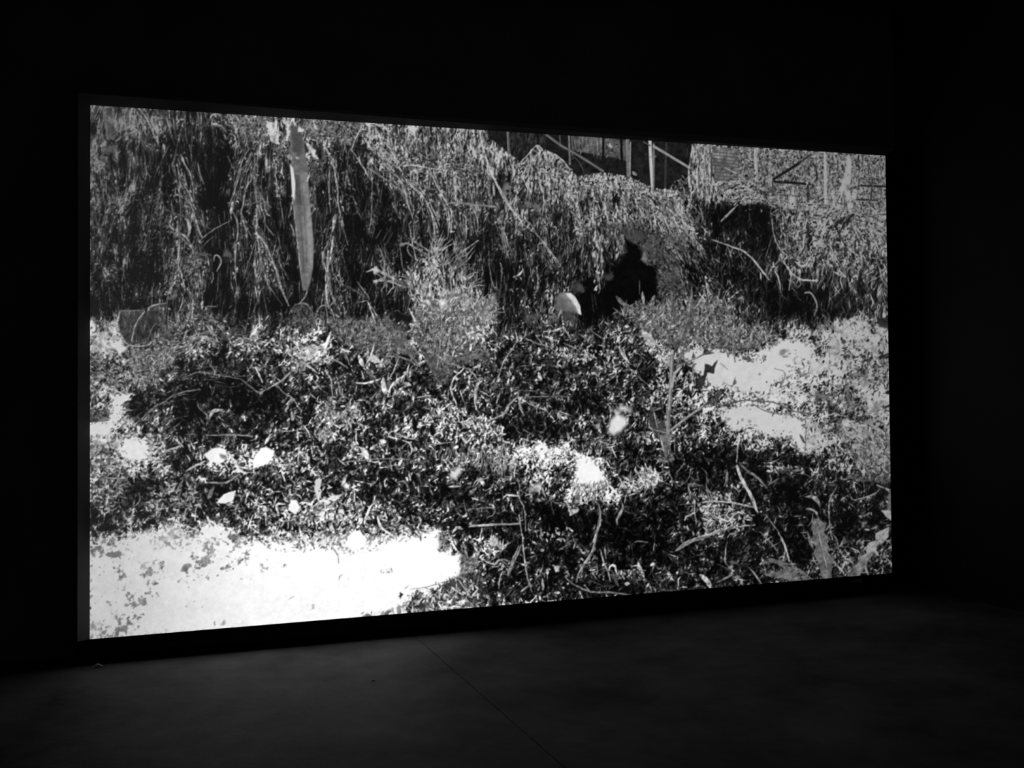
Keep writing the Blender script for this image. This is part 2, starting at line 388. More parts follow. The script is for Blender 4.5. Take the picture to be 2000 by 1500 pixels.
def dress(pts, v, rag):
    """break a patch up: leaves over a grey one, scraps along the rim of a pale one"""
    A = area(pts)
    if v == 'W' or v > 62:
        p = np.asarray(pts); q = []
        for a, b in zip(p, np.roll(p, -1, 0)):
            m = max(1, int(np.hypot(*(b - a)) / 2.6)); q.append(a + (b - a) * (np.arange(m) / m)[:, None])
        q = np.vstack(q); q = q + rng.normal(size=q.shape) * (2.5 + 0.5 * rag); n = len(q)
        if A < 700: q = q[::2]; n = len(q)
        w = at(WHITE, q) if v == 'W' else np.full(n, v / 100)
        val = np.where(rng.random(n) < 0.5, w * (0.75 + 0.3 * rng.random(n)), w * (0.3 + 0.4 * rng.random(n)))
        leaves(q[:, 0], q[:, 1], 3 + 8 * rng.random(n) ** 1.5, 1.4 + 2.4 * rng.random(n), 6.3 * rng.random(n), 0.6 * rng.normal(size=n), val)
    elif v > 19:
        n = int(A / 9); q = inside(pts, n) + rng.normal(size=(n, 2)) * (1 + 0.4 * rag)
        val = v / 100 * np.where(rng.random(n) < 0.45, 0.2 + 0.6 * rng.random(n), 0.8 + 0.85 * rng.random(n))
        leaves(q[:, 0], q[:, 1], 3 + 9 * rng.random(n) ** 1.6, 1.2 + 1.9 * rng.random(n), 1.5 + 0.8 * rng.normal(size=n), 0.5 * rng.normal(size=n), val)

def draw(ox, oy, text):
    """one line each: kind, numbers | points, in quarter pixels of the photograph from (ox, oy)
    s width grey = stalk, l width grey = blade, p grey [feather] = patch, r grey ragged [feather] = ragged patch,
    o radius grey = soft tuft, t grey count length width angle spread = leaves strewn over a patch"""
    k = 0.26
    rank = {'d': 0, 'h': 1}
    for line in sorted((l.strip() for l in text.strip().split('\n') if l.strip()), key=lambda l: rank.get(l[0], 2)):
        head, pts = line.split('|'); a = head.split(); kind = a[0]
        pts = [tuple(float(c) for c in q.split(',')) for q in pts.split()]
        pts = [(ox + x * k, oy + y * k) for x, y in pts]
        num = [x if x == 'W' else float(x) for x in a[1:]]
        g = lambda x: x if x == 'W' else x / 100
        if kind == 's': stroke(pts, max(1.4, num[0] * k * 0.76), g(num[1]) * 1.06)
        elif kind == 'l': stroke(pts, max(1.8, num[0] * k * 0.9), g(num[1]), lens=True)
        elif kind == 'p': fill(pts, g(num[0]), (num[1] if len(num) > 1 else 4) * k, 1.1 if len(num) < 3 else 0.0, grain=num[2] / 100 if len(num) > 2 else 0.28, seed=int(pts[0][0]) % 3)
        elif kind == 'r': fill(pts, g(num[0]), (num[2] if len(num) > 2 else 7) * k, num[1] * k, seed=int(pts[0][0]) % 5); dress(pts, num[0], num[1] * k)
        elif kind == 'o':
            for x, y in pts: disc(x, y, num[0] * k, g(num[1]))
        elif kind == 'd':   # shade: a soft dark ragged patch laid thinly
            r = polymask(pts, 40 * k, 50 * k, int(pts[0][0]) % 5)
            if r: CV[r[0], r[1]] *= 1 - r[2] * (0.52 - num[0] / 100)
        elif kind == 'k': stroke(pts, max(1.3, num[0] * k), g(num[1]), taper=1.0, shade=0.1, clean=True)
        elif kind in 'hH':   # hanging bundle along a line: spread grey count length
            c = smooth(pts); seg = np.hypot(*np.diff(c, axis=0).T); cum = np.r_[0, np.cumsum(seg)]; n = int(num[2])
            tt = rng.random(n) * cum[-1]; ii = np.clip(np.searchsorted(cum, tt) - 1, 0, len(seg) - 1); fr = (tt - cum[ii]) / np.maximum(seg[ii], 1e-3)
            q = c[ii] + (c[ii + 1] - c[ii]) * fr[:, None]; d = c[ii + 1] - c[ii]; an = np.arctan2(d[:, 1], d[:, 0])
            wdt = num[0] * k * (0.35 + 0.65 * np.sin(np.pi * np.clip(0.12 + 0.8 * tt / cum[-1], 0, 1)))
            off = rng.normal(size=n) * wdt * 0.5; q = q + np.stack([-np.sin(an), np.cos(an)], 1) * off[:, None]
            lit = np.exp(-(off / (wdt * 0.6 + 0.1)) ** 2)
            val = 1.15 * np.where(rng.random(n) < 0.32, g(num[1]) * 0.18, g(num[1]) * (0.35 + 0.85 * rng.random(n)) * (0.55 + 0.45 * lit))
            bit = rng.random(n) < 0.55
            L = np.where(bit, 3.5 + 5 * rng.random(n), num[3] * k * (0.8 + 1.6 * rng.random(n)))
            leaves(q[:, 0], q[:, 1], L, np.where(bit, 1.8 + 1.8 * rng.random(n), 1.0 + 0.6 * rng.random(n)), an + np.where(bit, 0.8, 0.13) * rng.normal(size=n), np.where(bit, 0.5, 0.14) * rng.normal(size=n), val)
        elif kind == 'w': fill(pts, g(num[0]), (num[2] if len(num) > 2 else 7) * k, num[1] * k, seed=int(pts[0][0]) % 5)
        elif kind == 'e':   # scraps along an open line
            for a_, b_ in zip(pts[:-1], pts[1:]): dress([a_, b_], num[0], num[1] * k)
        elif kind == 'm':   # mottled patch: broken up by the grain of the place
            r = polymask(pts, 34 * k, 22 * k, int(pts[0][1]) % 3)
            if r:
                s = r[2] + 2.6 * (NZ[(int(pts[0][0]) % 3)][r[0], r[1]] - 0.5) + 2.2 * (NZ[3 + int(pts[0][1]) % 3][r[0], r[1]] - 0.5) + 0.5 * (FINE[r[0], r[1]] - 0.5)
                m = np.clip((s - 0.42 - num[1] / 100) * 1.9, 0, 1) * np.clip(r[2] * 3, 0, 1) * 0.9
                CV[r[0], r[1]] += (g(num[0]) * (0.7 + 0.6 * NZ[0][r[0], r[1]]) - CV[r[0], r[1]]) * m
        elif kind == 't':
            n = int(num[1]); q = inside(pts, n); v = g(num[0]) * (0.35 + 0.85 * rng.random(n))
            L = num[2] * k * (0.5 + rng.random(n)); Wd = num[3] * k * (0.45 + 0.6 * rng.random(n))
            leaves(q[:, 0], q[:, 1], L, Wd, np.radians(num[4] + num[5] * rng.normal(size=n)), 0.4 * rng.normal(size=n), v)
        elif kind == 'f':   # fan of blades from each point: width grey count length angle spread
            for x, y in pts:
                for j in range(int(num[2])):
                    an = math.radians(num[4] + num[5] * rng.normal()); L = num[3] * k * (0.45 + 0.7 * rng.random())
                    bx = rng.normal() * 0.12
                    stroke([(x, y), (x + L * 0.5 * math.cos(an - bx), y + L * 0.5 * math.sin(an - bx)), (x + L * math.cos(an + bx), y + L * math.sin(an + bx))],
                           max(1.3, num[0] * k), g(num[1]) * (0.6 + 0.6 * rng.random()), taper=0.3)

# top left: hanging vines and the leaning post
draw(130, 180, '''
d 11 | 980,450 1230,470 1230,920 1040,900 1000,700
d 11 | 1560,780 1700,800 1745,1400 1640,1420 1590,1150
d 12 | 720,450 820,450 800,900 740,850
d 13 | 760,260 1060,230 1050,320 780,370
d 11 | 1830,660 1960,700 1930,1300 1860,1300
p 32 5 | 270,118 345,118 375,340 352,360 300,355
s 9 40 | 345,120 360,230 372,325
s 7 24 | 300,130 320,330
s 8 24 | 190,325 290,325
r 46 14 | 180,510 260,520 290,560 230,590 178,570
o 40 34 | 330,430
r 50 12 | 178,630 210,660 205,720 178,725
s 12 55 | 512,130 510,235
s 24 42 | 510,235 470,262 400,292 375,315
s 22 38 | 575,290 500,302 420,330 370,370
s 11 52 | 555,140 600,190 640,290 690,390
s 10 46 | 530,150 560,220 575,290
s 11 60 | 640,180 640,230 680,300 692,380
s 8 46 | 600,140 622,205
l 22 62 | 728,385 733,430
s 9 36 | 742,250 740,290
s 16 52 | 1075,215 1095,172 1150,170 1165,215
l 26 58 | 1090,235 1160,255
r 40 20 | 1200,185 1480,190 1500,230 1400,280 1220,260
r 38 20 20 | 1340,260 1420,280 1490,280 1500,370 1430,400 1350,330
r 40 20 20 | 1780,200 2000,212 2000,360 1900,340 1800,300
r 27 26 30 | 1800,500 1930,560 1950,640 1860,690 1800,600
r 34 20 14 | 1560,380 1780,390 1780,500 1700,500 1640,470 1560,430
p 40 4 8 | 1680,255 1765,255 1785,400 1810,560 1826,800 1850,1050 1858,1200 1852,1320 1832,1430 1812,1490 1772,1490 1748,1300 1716,950 1692,700 1682,450
p 30 14 8 | 1690,255 1758,255 1780,420 1740,500 1695,420
p 46 8 8 | 1760,600 1808,600 1824,800 1846,1050 1854,1180 1846,1300 1815,1450 1795,1350 1775,1000 1762,800
p 53 10 6 | 1800,860 1826,860 1846,1060 1850,1200 1838,1300 1815,1150
p 30 10 8 | 1705,620 1745,620 1770,840 1730,850
k 6 30 | 1742,860 1768,1100 1782,1350
k 5 34 | 1770,700 1792,1000 1805,1280
p 80 4 10 | 1676,535 1702,570 1720,690 1712,815 1695,780 1688,670
s 9 56 | 1702,830 1722,1010 1748,1240 1762,1400
s 6 16 | 1688,820 1708,1000 1736,1240 1752,1400
w 76 12 | 1500,220 1570,225 1592,330 1600,390 1545,372 1510,290
w 76 10 | 1615,208 1670,212 1690,345 1660,330 1640,260
w 74 10 | 1728,212 1752,258 1795,300 1742,292
w 70 10 | 1855,215 1895,285 1850,272
w 74 12 | 1795,375 1855,420 1892,505 1850,478 1808,422
l 36 62 | 1660,470 1690,510
l 30 60 | 1720,490 1750,500
t 62 26 30 12 80 30 | 1180,180 1500,200 1660,400 1650,560 1500,620 1200,480
t 52 22 40 14 70 40 | 1780,220 2000,230 2000,380 1850,380
s 10 38 | 580,440 590,520 600,600 640,640
s 20 22 | 520,440 520,600 505,700
p 46 6 | 510,640 518,752 462,745
s 22 50 | 455,760 430,850 385,910
s 13 40 | 300,690 298,760 330,800 300,860
s 10 28 | 330,650 350,700 430,790
s 14 27 | 250,780 250,930 245,980
s 10 30 | 300,680 270,780 250,870
s 22 28 | 820,450 800,560 820,640
s 13 50 | 860,470 885,540 920,590 950,700 955,750
l 18 62 | 865,480 885,535
s 13 42 | 985,530 1000,600 1030,690
s 16 27 | 935,400 940,520
s 13 55 | 890,710 930,780 960,870
s 18 40 | 850,660 845,780
s 11 34 | 855,780 855,1050 850,1120 835,1280 815,1400
s 16 57 | 850,1110 835,1285
s 15 54 | 840,1310 870,1390 890,1500
s 15 60 | 820,1350 805,1480
s 10 31 | 720,760 700,860 650,920 600,1090 560,1170
s 12 30 | 710,790 750,880 870,930 1000,990 1090,1030
s 15 52 | 900,800 940,850 960,930 1000,1050 1020,1090
l 28 64 | 900,945 925,1010 915,1085
s 17 50 | 770,970 780,1010 850,1060 900,1090 940,1160
s 13 42 | 1020,1095 1110,1030 1225,968
s 11 32 | 1010,1175 1060,1120 1105,1085
s 10 32 | 1000,1205 1090,1225
s 15 46 | 860,1090 960,1190
s 8 37 | 870,1180 960,1260 1080,1355
s 22 36 | 960,1180 965,1290
f 10 34 8 120 90 70 | 965,1200
s 13 64 | 1105,1270 1115,1228 1145,1235 1162,1280 1130,1345
s 11 54 | 1062,1240 1070,1305
s 12 52 | 1088,1435 1105,1390 1095,1350
s 7 36 | 1140,1350 1135,1500
s 8 36 | 1190,1120 1195,1200
o 36 34 | 1222,1215
s 10 40 | 1210,480 1250,570 1300,612
s 13 50 | 1370,420 1320,520 1300,620 1270,720 1250,790
s 8 42 | 1372,510 1310,592
s 17 38 | 1415,460 1410,600 1420,720 1430,880
s 15 50 | 1395,650 1350,720 1330,830 1310,920
s 13 42 | 1420,740 1470,800 1500,840
s 13 34 | 1385,840 1430,825 1490,830 1540,870
s 12 47 | 1250,770 1240,880 1280,960 1285,1050 1270,1200 1268,1350 1280,1480
l 26 56 | 1250,820 1232,925
s 15 52 | 1310,880 1330,980 1350,1050
s 13 54 | 1420,880 1430,960 1425,1060 1480,1120 1540,1250 1580,1380 1615,1490
s 10 38 | 1430,1090 1400,1180 1360,1300 1330,1400
s 14 50 | 1420,1150 1415,1300 1430,1430
s 9 46 | 1445,1130 1460,1250 1490,1380 1530,1500
s 12 56 | 1490,870 1510,920 1525,930
l 20 64 | 1498,485 1508,610
s 12 46 | 1560,560 1580,700 1580,780
s 13 70 | 1620,530 1620,600 1635,650
s 11 46 | 1612,450 1560,520 1545,570
s 9 36 | 1590,1070 1600,1150 1580,1230
s 11 46 | 1480,900 1500,1000 1560,1080
s 14 74 | 1808,670 1830,600
l 14 60 | 1925,735 1930,765
s 13 46 | 1950,420 1990,500
s 13 50 | 1980,560 1970,700 1980,800
s 15 56 | 1985,1090 1960,1250 1970,1400 1990,1500
s 6 26 | 1890,850 1862,1050 1862,1200
t 34 60 40 9 95 12 | 1290,1050 1600,1050 1640,1450 1330,1480
t 46 40 30 18 110 40 | 740,1300 1000,1250 1010,1490 740,1490
h 130 58 150 50 | 560,120 640,260 690,400
h 110 40 120 60 | 250,400 230,560 240,760
h 120 46 110 60 | 500,640 440,820 390,930
h 130 52 190 70 | 830,430 850,640 900,800 960,950 1020,1100
h 120 50 160 70 | 850,640 850,900 840,1150 810,1330 780,1490
h 170 50 220 60 | 960,1150 880,1300 830,1490
h 120 48 130 60 | 960,1190 980,1350 1000,1500
h 120 54 190 70 | 1370,420 1290,640 1245,860 1270,1060 1270,1400
h 130 54 220 70 | 1410,460 1400,700 1430,950 1430,1150 1400,1400
h 110 50 170 70 | 1430,1050 1500,1170 1560,1330 1610,1490
h 110 44 110 60 | 1350,650 1320,900 1350,1100
h 80 56 90 50 | 1560,430 1590,600 1585,780
h 160 36 140 60 | 700,800 640,980 570,1180
h 200 30 160 36 | 230,900 260,1200 300,1450
h 130 50 100 40 | 1080,180 1200,260 1300,340 1250,420
''')
# top middle: the mat of vines along the ridge
draw(500, 220, '''
d 10 | 640,480 850,560 850,980 700,900
d 9 | 880,520 1010,600 1000,900 900,850
d 9 | 650,1060 900,1150 900,1400 680,1320
d 9 | 1480,900 1560,950 1560,1080 1480,1000
d 8 | 1640,1150 1780,1200 1740,1380 1640,1300
r 37 10 14 | 560,50 810,85 720,255 640,220 560,120
s 13 62 | 805,80 760,170 720,272
s 22 58 | 900,85 980,120 1000,175
p 10 6 | 905,105 985,140 930,152
l 28 66 | 990,175 1002,245
l 26 58 | 965,188 915,245
s 20 76 | 1050,200 1045,280 1040,325
s 12 66 | 850,180 860,260 885,292
p 11 8 | 790,240 830,228 832,292 800,290
t 62 70 46 14 85 26 | 800,90 1000,120 1080,380 940,340 820,250
t 44 160 40 12 85 22 | 1000,110 1700,140 1850,420 1500,380 1050,330
s 13 54 | 710,270 760,340 800,400 860,505
s 13 54 | 515,250 570,350 600,480 615,600 620,700 660,850
s 11 42 | 555,440 550,600 560,750
s 18 44 | 850,420 1000,520 1060,580
s 9 46 | 880,460 870,600 870,750 850,900
s 13 54 | 1050,460 1110,550 1140,680 1180,800
s 13 42 | 930,350 1000,430 1080,500 1200,540 1350,580
s 14 60 | 1130,520 1230,600 1290,690 1330,800 1345,950
s 13 64 | 1310,440 1340,510 1400,620 1460,730 1470,800 1465,900
s 13 64 | 1480,460 1500,600 1500,665
s 16 40 | 1420,680 1550,680 1700,700 1810,710
s 10 46 | 1620,690 1660,790 1665,890
s 10 42 | 1140,520 1110,560 1090,640
s 14 70 | 1680,130 1710,280 1770,460 1850,600 1920,720 2000,820
s 11 44 | 1940,700 1945,790 2000,860
t 62 90 40 14 60 60 | 920,320 1100,370 1300,380 1480,360 1640,440 1640,520 1480,460 1300,450 1080,430
s 12 64 | 1160,505 1170,445 1205,445 1215,530
s 10 58 | 1500,440 1520,490 1590,490 1600,430 1560,405
s 9 54 | 1600,430 1640,480 1600,560
s 15 62 | 1090,400 1190,395 1290,415
o 34 40 | 1890,560
s 19 48 | 1780,530 1790,625
s 12 50 | 1150,830 1165,930 1190,1050 1230,1200
s 12 44 | 1150,960 1140,1040 1180,1090
l 28 58 | 595,755 575,900
s 17 62 | 580,930 555,1130
s 10 40 | 610,760 650,850 690,1000
s 13 56 | 550,950 500,1080 530,1200 540,1350 520,1430
s 10 46 | 560,1050 580,1200 640,1300
s 10 52 | 530,1200 560,1350 600,1450
t 46 60 44 10 100 14 | 490,1050 600,1000 650,1400 500,1480
s 13 48 | 10,700 10,900 20,1000 40,1200
s 13 52 | 20,920 80,1020 140,1150 200,1330 245,1450
s 8 40 | 30,1000 60,1200 100,1300 200,1450
s 12 46 | 930,1020 960,1100 965,1240
s 10 40 | 1080,980 1090,1080 1110,1200
s 13 60 | 1035,1190 1030,1320
s 8 30 | 940,880 900,950
s 8 30 | 1030,900 970,1000
s 8 28 | 1000,880 950,970
s 8 44 | 760,1270 850,1395
s 7 36 | 650,1290 760,1350 850,1400
s 9 42 | 1850,850 1880,960 1920,1090
s 8 44 | 1850,860 1860,980 1890,1090
s 9 44 | 1750,1130 1770,1260 1800,1330
s 12 50 | 1940,1240 2000,1190
h 100 58 190 60 | 515,240 575,400 615,620 610,760 580,950 545,1150 530,1420
h 80 50 120 60 | 580,900 600,1100 640,1300 680,1500
h 100 40 120 60 | 690,420 700,600 760,760
h 70 44 80 60 | 870,470 870,680 850,900
h 200 60 200 40 | 760,120 900,180 1040,300 1180,400 1330,410
h 120 66 120 24 | 1050,380 1250,400 1450,380 1620,440
h 100 58 160 80 | 930,350 1040,470 1120,600 1170,800 1220,1050
h 90 60 130 80 | 1130,500 1250,620 1320,780 1345,950
h 90 62 120 80 | 1310,440 1390,600 1460,740 1470,900
h 90 56 120 80 | 1480,450 1500,620 1560,760 1580,900
h 90 50 120 70 | 1620,520 1640,700 1660,900
h 80 46 120 70 | 1780,620 1800,780 1850,900 1900,1080
h 80 44 90 60 | 940,1000 960,1120 965,1250
f 8 56 12 160 -85 22 | 1330,1180 1360,1100 1400,1150
f 8 48 10 150 -60 20 | 1480,1200 1530,1160
f 8 50 9 130 -40 20 | 1540,1260 1600,1330
f 8 54 9 120 -130 20 | 1200,1260 1180,1330
''')
# top right of the middle: shed, ridge mound, hole, white ball
draw(880, 240, '''
p 10 6 | 285,45 1820,140 1800,350 1700,470 1600,505 1430,450 1340,402 1150,372 950,402 885,325 780,232 735,210 650,172 520,292 440,222 285,112
t 20 120 60 10 92 8 | 450,70 760,90 700,180 620,180 520,280 450,220
p 31 6 | 905,98 1140,112 1140,252 920,205
p 27 6 | 1155,115 1272,125 1280,276 1152,246
p 30 6 | 1290,128 1335,132 1330,292 1295,280
t 36 60 80 10 90 3 | 910,100 1140,115 1140,245 920,200
t 40 30 40 16 70 50 | 1170,150 1265,160 1270,265 1170,245
k 14 5 | 1148,105 1148,262
k 14 5 | 1282,125 1286,285
k 20 33 | 430,58 440,230
k 7 44 | 428,60 430,200
k 14 40 | 890,92 896,310
k 8 35 | 912,98 915,250
k 10 30 | 820,98 826,172
k 17 37 | 720,90 830,170 900,210 1000,270 1145,362
s 8 26 | 890,300 930,260 980,320 1010,390
k 30 38 | 1330,128 1338,402
k 8 52 | 1352,145 1348,385
k 24 70 | 1498,135 1505,300 1516,468
k 14 42 | 1526,160 1526,475
o 12 44 | 1500,258 1535,250
k 16 19 | 1620,160 1612,500
k 19 50 | 1525,175 1650,250 1795,338
k 10 30 | 1450,142 1500,172
s 10 66 | 1815,165 1800,300 1785,370 1795,480 1812,580
t 60 90 90 14 90 6 | 1815,170 1960,170 1940,560 1820,520
t 40 50 30 20 60 50 | 1640,470 1780,380 1820,560 1700,600
r 58 8 | 1598,500 1700,505 1690,540 1620,560
l 30 46 | 1365,365 1400,395
s 13 64 | 520,302 580,240 650,170 700,222 742,292
s 10 64 | 605,200 602,312
s 10 60 | 690,230 662,312
s 10 56 | 620,200 670,240 692,302
s 12 66 | 780,232 758,292
s 13 60 | 780,234 840,280 888,342
s 10 50 | 780,240 786,300
s 10 55 | 690,210 732,300
s 8 55 | 815,262 835,310
t 56 70 34 14 60 50 | 540,300 740,280 900,330 940,420 700,400 560,360
t 66 260 26 12 75 40 | 940,410 1160,375 1340,405 1440,455 1600,510 1700,600 1560,560 1300,500 1050,520 900,500
t 55 300 40 10 62 12 | 1380,480 1600,520 1750,650 1850,850 1920,1000 1800,900 1640,760 1500,640 1380,600
t 46 160 40 11 90 14 | 650,450 900,430 1350,560 1300,900 1000,850 800,650
s 13 66 | 212,52 240,180 290,320 340,450 400,570 480,680 545,765
s 12 48 | 545,765 640,830 760,980 830,1080
s 10 46 | 480,620 500,680 600,760 650,840
s 9 44 | 400,570 480,650 500,720
o 36 42 | 430,480 400,530
o 34 38 | 590,615 640,625
s 15 44 | 0,600 180,615 350,632
s 12 56 | 30,370 45,580
s 10 52 | 150,620 200,720 205,820
s 14 52 | 900,660 970,760 985,840
s 10 60 | 1060,710 1042,760 1015,782
s 10 60 | 1060,710 1092,792
s 11 54 | 690,480 700,600 690,700
s 10 52 | 880,440 905,560 910,640
r 24 30 40 | 1310,760 1440,760 1620,860 1600,1050 1480,1060 1310,880
r 25 30 40 | 1580,1000 1700,1080 1760,1300 1600,1330 1550,1200
r 26 30 40 | 1660,860 1760,850 1800,960 1700,1010
r 3 16 14 | 1310,870 1420,935 1470,1065 1540,1080 1548,1290 1440,1300 1400,1390 1220,1420 1100,1425 1090,1300 1150,1250 1160,1185 1215,1150 1230,1075 1285,1045 1312,960
r 4 12 10 | 965,1260 1010,1180 1060,1150 1085,1425 985,1435
o 44 24 | 1380,850
o 36 22 | 1445,850
o 38 28 | 1495,930
p 36 10 | 1460,960 1482,1030 1466,1062 1428,1030
o 34 23 | 1180,1155
o 44 22 | 950,1225
o 30 26 | 985,1240
t 44 130 36 9 62 14 | 1560,700 1700,760 1900,1080 1880,1180 1700,1150 1580,950
t 30 70 50 8 66 14 | 1580,1000 1700,1080 1780,1290 1640,1300
s 8 34 | 1700,1100 1780,1280
p 36 14 8 | 785,1400 795,1310 835,1270 890,1272 930,1330 960,1430 880,1420
p 48 22 6 | 830,1290 880,1280 930,1340 955,1425 900,1380
p 76 6 6 | 862,1282 900,1277 945,1322 970,1380 981,1442 962,1436 938,1382 908,1335 882,1306
s 8 82 | 905,1282 945,1325 970,1382 980,1440
r 32 8 10 | 735,1500 745,1450 790,1440 815,1475 800,1500
l 34 32 | 1240,1298 1290,1352 1335,1372
l 24 46 | 1440,1262 1455,1380
l 24 36 | 1398,1338 1465,1392
l 30 40 | 1535,1292 1495,1378
s 8 30 | 1420,1180 1420,1290
s 13 66 | 470,1158 520,1140 545,1100
s 10 52 | 370,1050 385,1080 380,1200
s 10 50 | 140,1200 165,1275
s 8 50 | 390,780 410,900 430,1000
s 8 48 | 395,790 425,880 455,970
k 7 44 | 385,790 395,890 410,960
s 10 46 | 660,850 740,970 800,1060
t 66 46 46 13 94 10 | 1075,780 1145,800 1150,1200 1080,1280
t 50 70 40 12 95 12 | 1180,740 1300,760 1305,960 1220,1060 1160,900
t 36 70 40 10 92 10 | 680,850 1000,850 1000,1150 700,1150
h 130 70 200 14 | 960,440 1100,395 1300,400 1440,460 1600,520
h 100 60 220 50 | 1560,520 1700,640 1800,800 1890,980
h 120 52 200 50 | 1440,480 1560,620 1640,780 1700,920
h 120 50 160 50 | 1300,460 1400,600 1470,720
h 90 58 120 44 | 860,430 900,600 960,760 985,850
h 90 50 110 44 | 680,470 690,640 720,800
h 80 54 120 44 | 1060,720 1090,900 1110,1080 1100,1270
h 80 52 120 44 | 1190,740 1260,820 1290,960
h 90 44 120 44 | 700,860 740,1000 800,1140
h 80 42 100 44 | 390,700 400,860 440,1020
h 80 42 90 44 | 540,800 570,940 600,1060
h 80 50 100 40 | 0,330 60,340 150,340 190,420
s 7 24 | 1060,1280 1075,1420
s 7 22 | 1080,1290 1100,1400
''')
# top right: brick wall, trees, poles
draw(1250, 260, '''
r 40 10 | 735,108 1840,178 1842,560 960,520 860,340 735,345
t 58 150 60 13 92 9 | 385,95 550,105 560,420 640,500 420,500 390,380
p 36 5 | 540,95 745,118 735,345 560,368
k 6 25 | 540,140 740,160
k 6 25 | 545,165 740,186
k 6 26 | 545,190 738,211
k 6 25 | 548,215 738,236
k 6 26 | 550,240 738,260
k 6 25 | 552,266 736,284
k 6 26 | 555,292 736,308
k 6 25 | 556,318 735,332
k 6 27 | 556,344 735,354
k 5 26 | 600,145 600,166
k 5 26 | 650,150 650,172
k 5 26 | 700,155 700,178
k 5 26 | 575,192 575,214
k 5 26 | 625,200 625,220
k 5 26 | 675,205 675,226
k 5 26 | 600,242 600,262
k 5 26 | 650,248 650,268
k 5 26 | 575,295 575,315
k 5 26 | 625,300 625,320
s 10 58 | 395,88 385,180 368,272 380,400 385,500
s 14 62 | 440,95 430,300 432,480
s 10 56 | 490,115 485,250 510,400
s 16 20 | 538,150 538,330
d 16 | 745,120 830,130 830,330 750,320
t 44 40 26 18 80 50 | 740,130 830,140 820,320 740,310
k 26 54 | 868,125 876,395
k 8 66 | 862,128 870,390
d 22 | 1220,300 1300,320 1290,520 1240,520
k 20 9 | 1005,345 1110,280 1200,222
k 14 18 | 1200,222 1285,160
k 17 9 | 1000,364 1240,380
k 10 22 | 995,370 1000,462
k 10 26 | 1000,465 1125,465
s 30 18 | 1262,390 1262,520
s 20 16 | 1320,250 1330,350
k 15 13 | 1660,393 1842,402
k 11 18 | 1742,400 1735,500
k 9 20 | 1812,408 1812,470
k 13 18 | 1625,498 1785,506
s 12 22 | 1705,195 1740,330 1745,400
s 9 26 | 1800,220 1770,330 1755,400
k 10 26 | 1460,390 1560,395
k 13 46 | 640,260 770,330 850,372
r 47 20 | 600,385 740,360 860,340 960,500 860,520 700,525 620,455
r 48 20 | 980,470 1200,520 1500,555 1842,585 1845,640 1500,625 1100,575 980,530
p 58 6 | 1150,388 1168,520 1115,522
k 22 60 | 1390,162 1396,545
p 61 5 | 1562,185 1588,187 1578,440 1592,590 1540,585 1470,575 1452,540 1512,380
t 50 24 60 12 100 12 | 1470,430 1540,420 1550,560 1460,560
p 54 8 | 1600,418 1628,428 1622,512 1585,502
p 54 8 | 1440,432 1462,470 1462,545 1445,545
r 56 20 | 1260,548 1480,560 1440,640 1380,720 1300,760 1275,640
r 48 24 | 1640,600 1842,600 1846,800 1700,800 1610,690
r 50 20 | 1290,760 1390,720 1370,880 1310,940 1260,1000 1220,990 1290,900
r 9 12 | 1430,705 1500,632 1610,605 1560,700 1500,762
r 12 12 | 1468,785 1540,800 1532,905 1478,885
r 9 10 | 1255,720 1292,700 1292,855 1248,835
d 8 | 540,540 700,560 720,760 560,760
d 7 | 760,560 950,560 980,900 780,860
d 8 | 600,940 760,960 780,1080 620,1060
t 55 170 40 16 85 40 | 1120,600 1260,620 1240,1000 1050,940 1060,640
t 54 190 50 18 80 38 | 1320,720 1840,640 1860,1040 1500,1080 1330,960
H 150 58 110 40 | 620,450 760,400 900,420 1000,520
H 120 58 165 40 | 960,520 1200,550 1500,590 1840,610
H 110 62 82 50 | 1260,560 1200,720 1180,860 1230,1000
H 140 62 132 50 | 1440,600 1380,720 1310,860 1250,1000
H 120 60 93 50 | 1580,600 1500,760 1450,900 1490,1000
H 140 58 121 50 | 1650,620 1740,760 1800,900 1840,1060
H 120 54 82 50 | 1620,700 1600,850 1640,1000
H 100 48 71 50 | 1060,640 1090,780 1150,900
H 100 60 60 60 | 440,110 440,300 470,520
d 6 | 560,1000 900,1060 1300,1200 1450,1380 1100,1400 800,1250
s 16 40 | 540,800 650,838
s 18 62 | 640,835 760,880 830,930 900,1010 972,1102
s 12 66 | 1010,1030 1040,1090 1057,1172
s 13 44 | 995,640 1000,740 1040,850 1100,920
s 18 57 | 1075,960 1130,1040 1210,1100 1335,1106
s 10 50 | 1137,1050 1120,1180
s 18 57 | 1165,965 1230,1002 1285,930
s 12 58 | 1435,850 1460,920 1495,972
s 15 56 | 1178,800 1190,742 1252,720
s 19 56 | 1235,760 1225,872
s 22 46 | 610,662 720,552
s 8 38 | 940,940 1000,760
s 10 44 | 655,842 690,932
s 13 56 | 905,1052 910,1102
k 13 46 | 1240,1200 1285,1202 1330,1290 1310,1372
s 9 44 | 1195,1370 1210,1430
p 12 12 | 1778,1392 1874,1382 1878,1440 1780,1452
''')
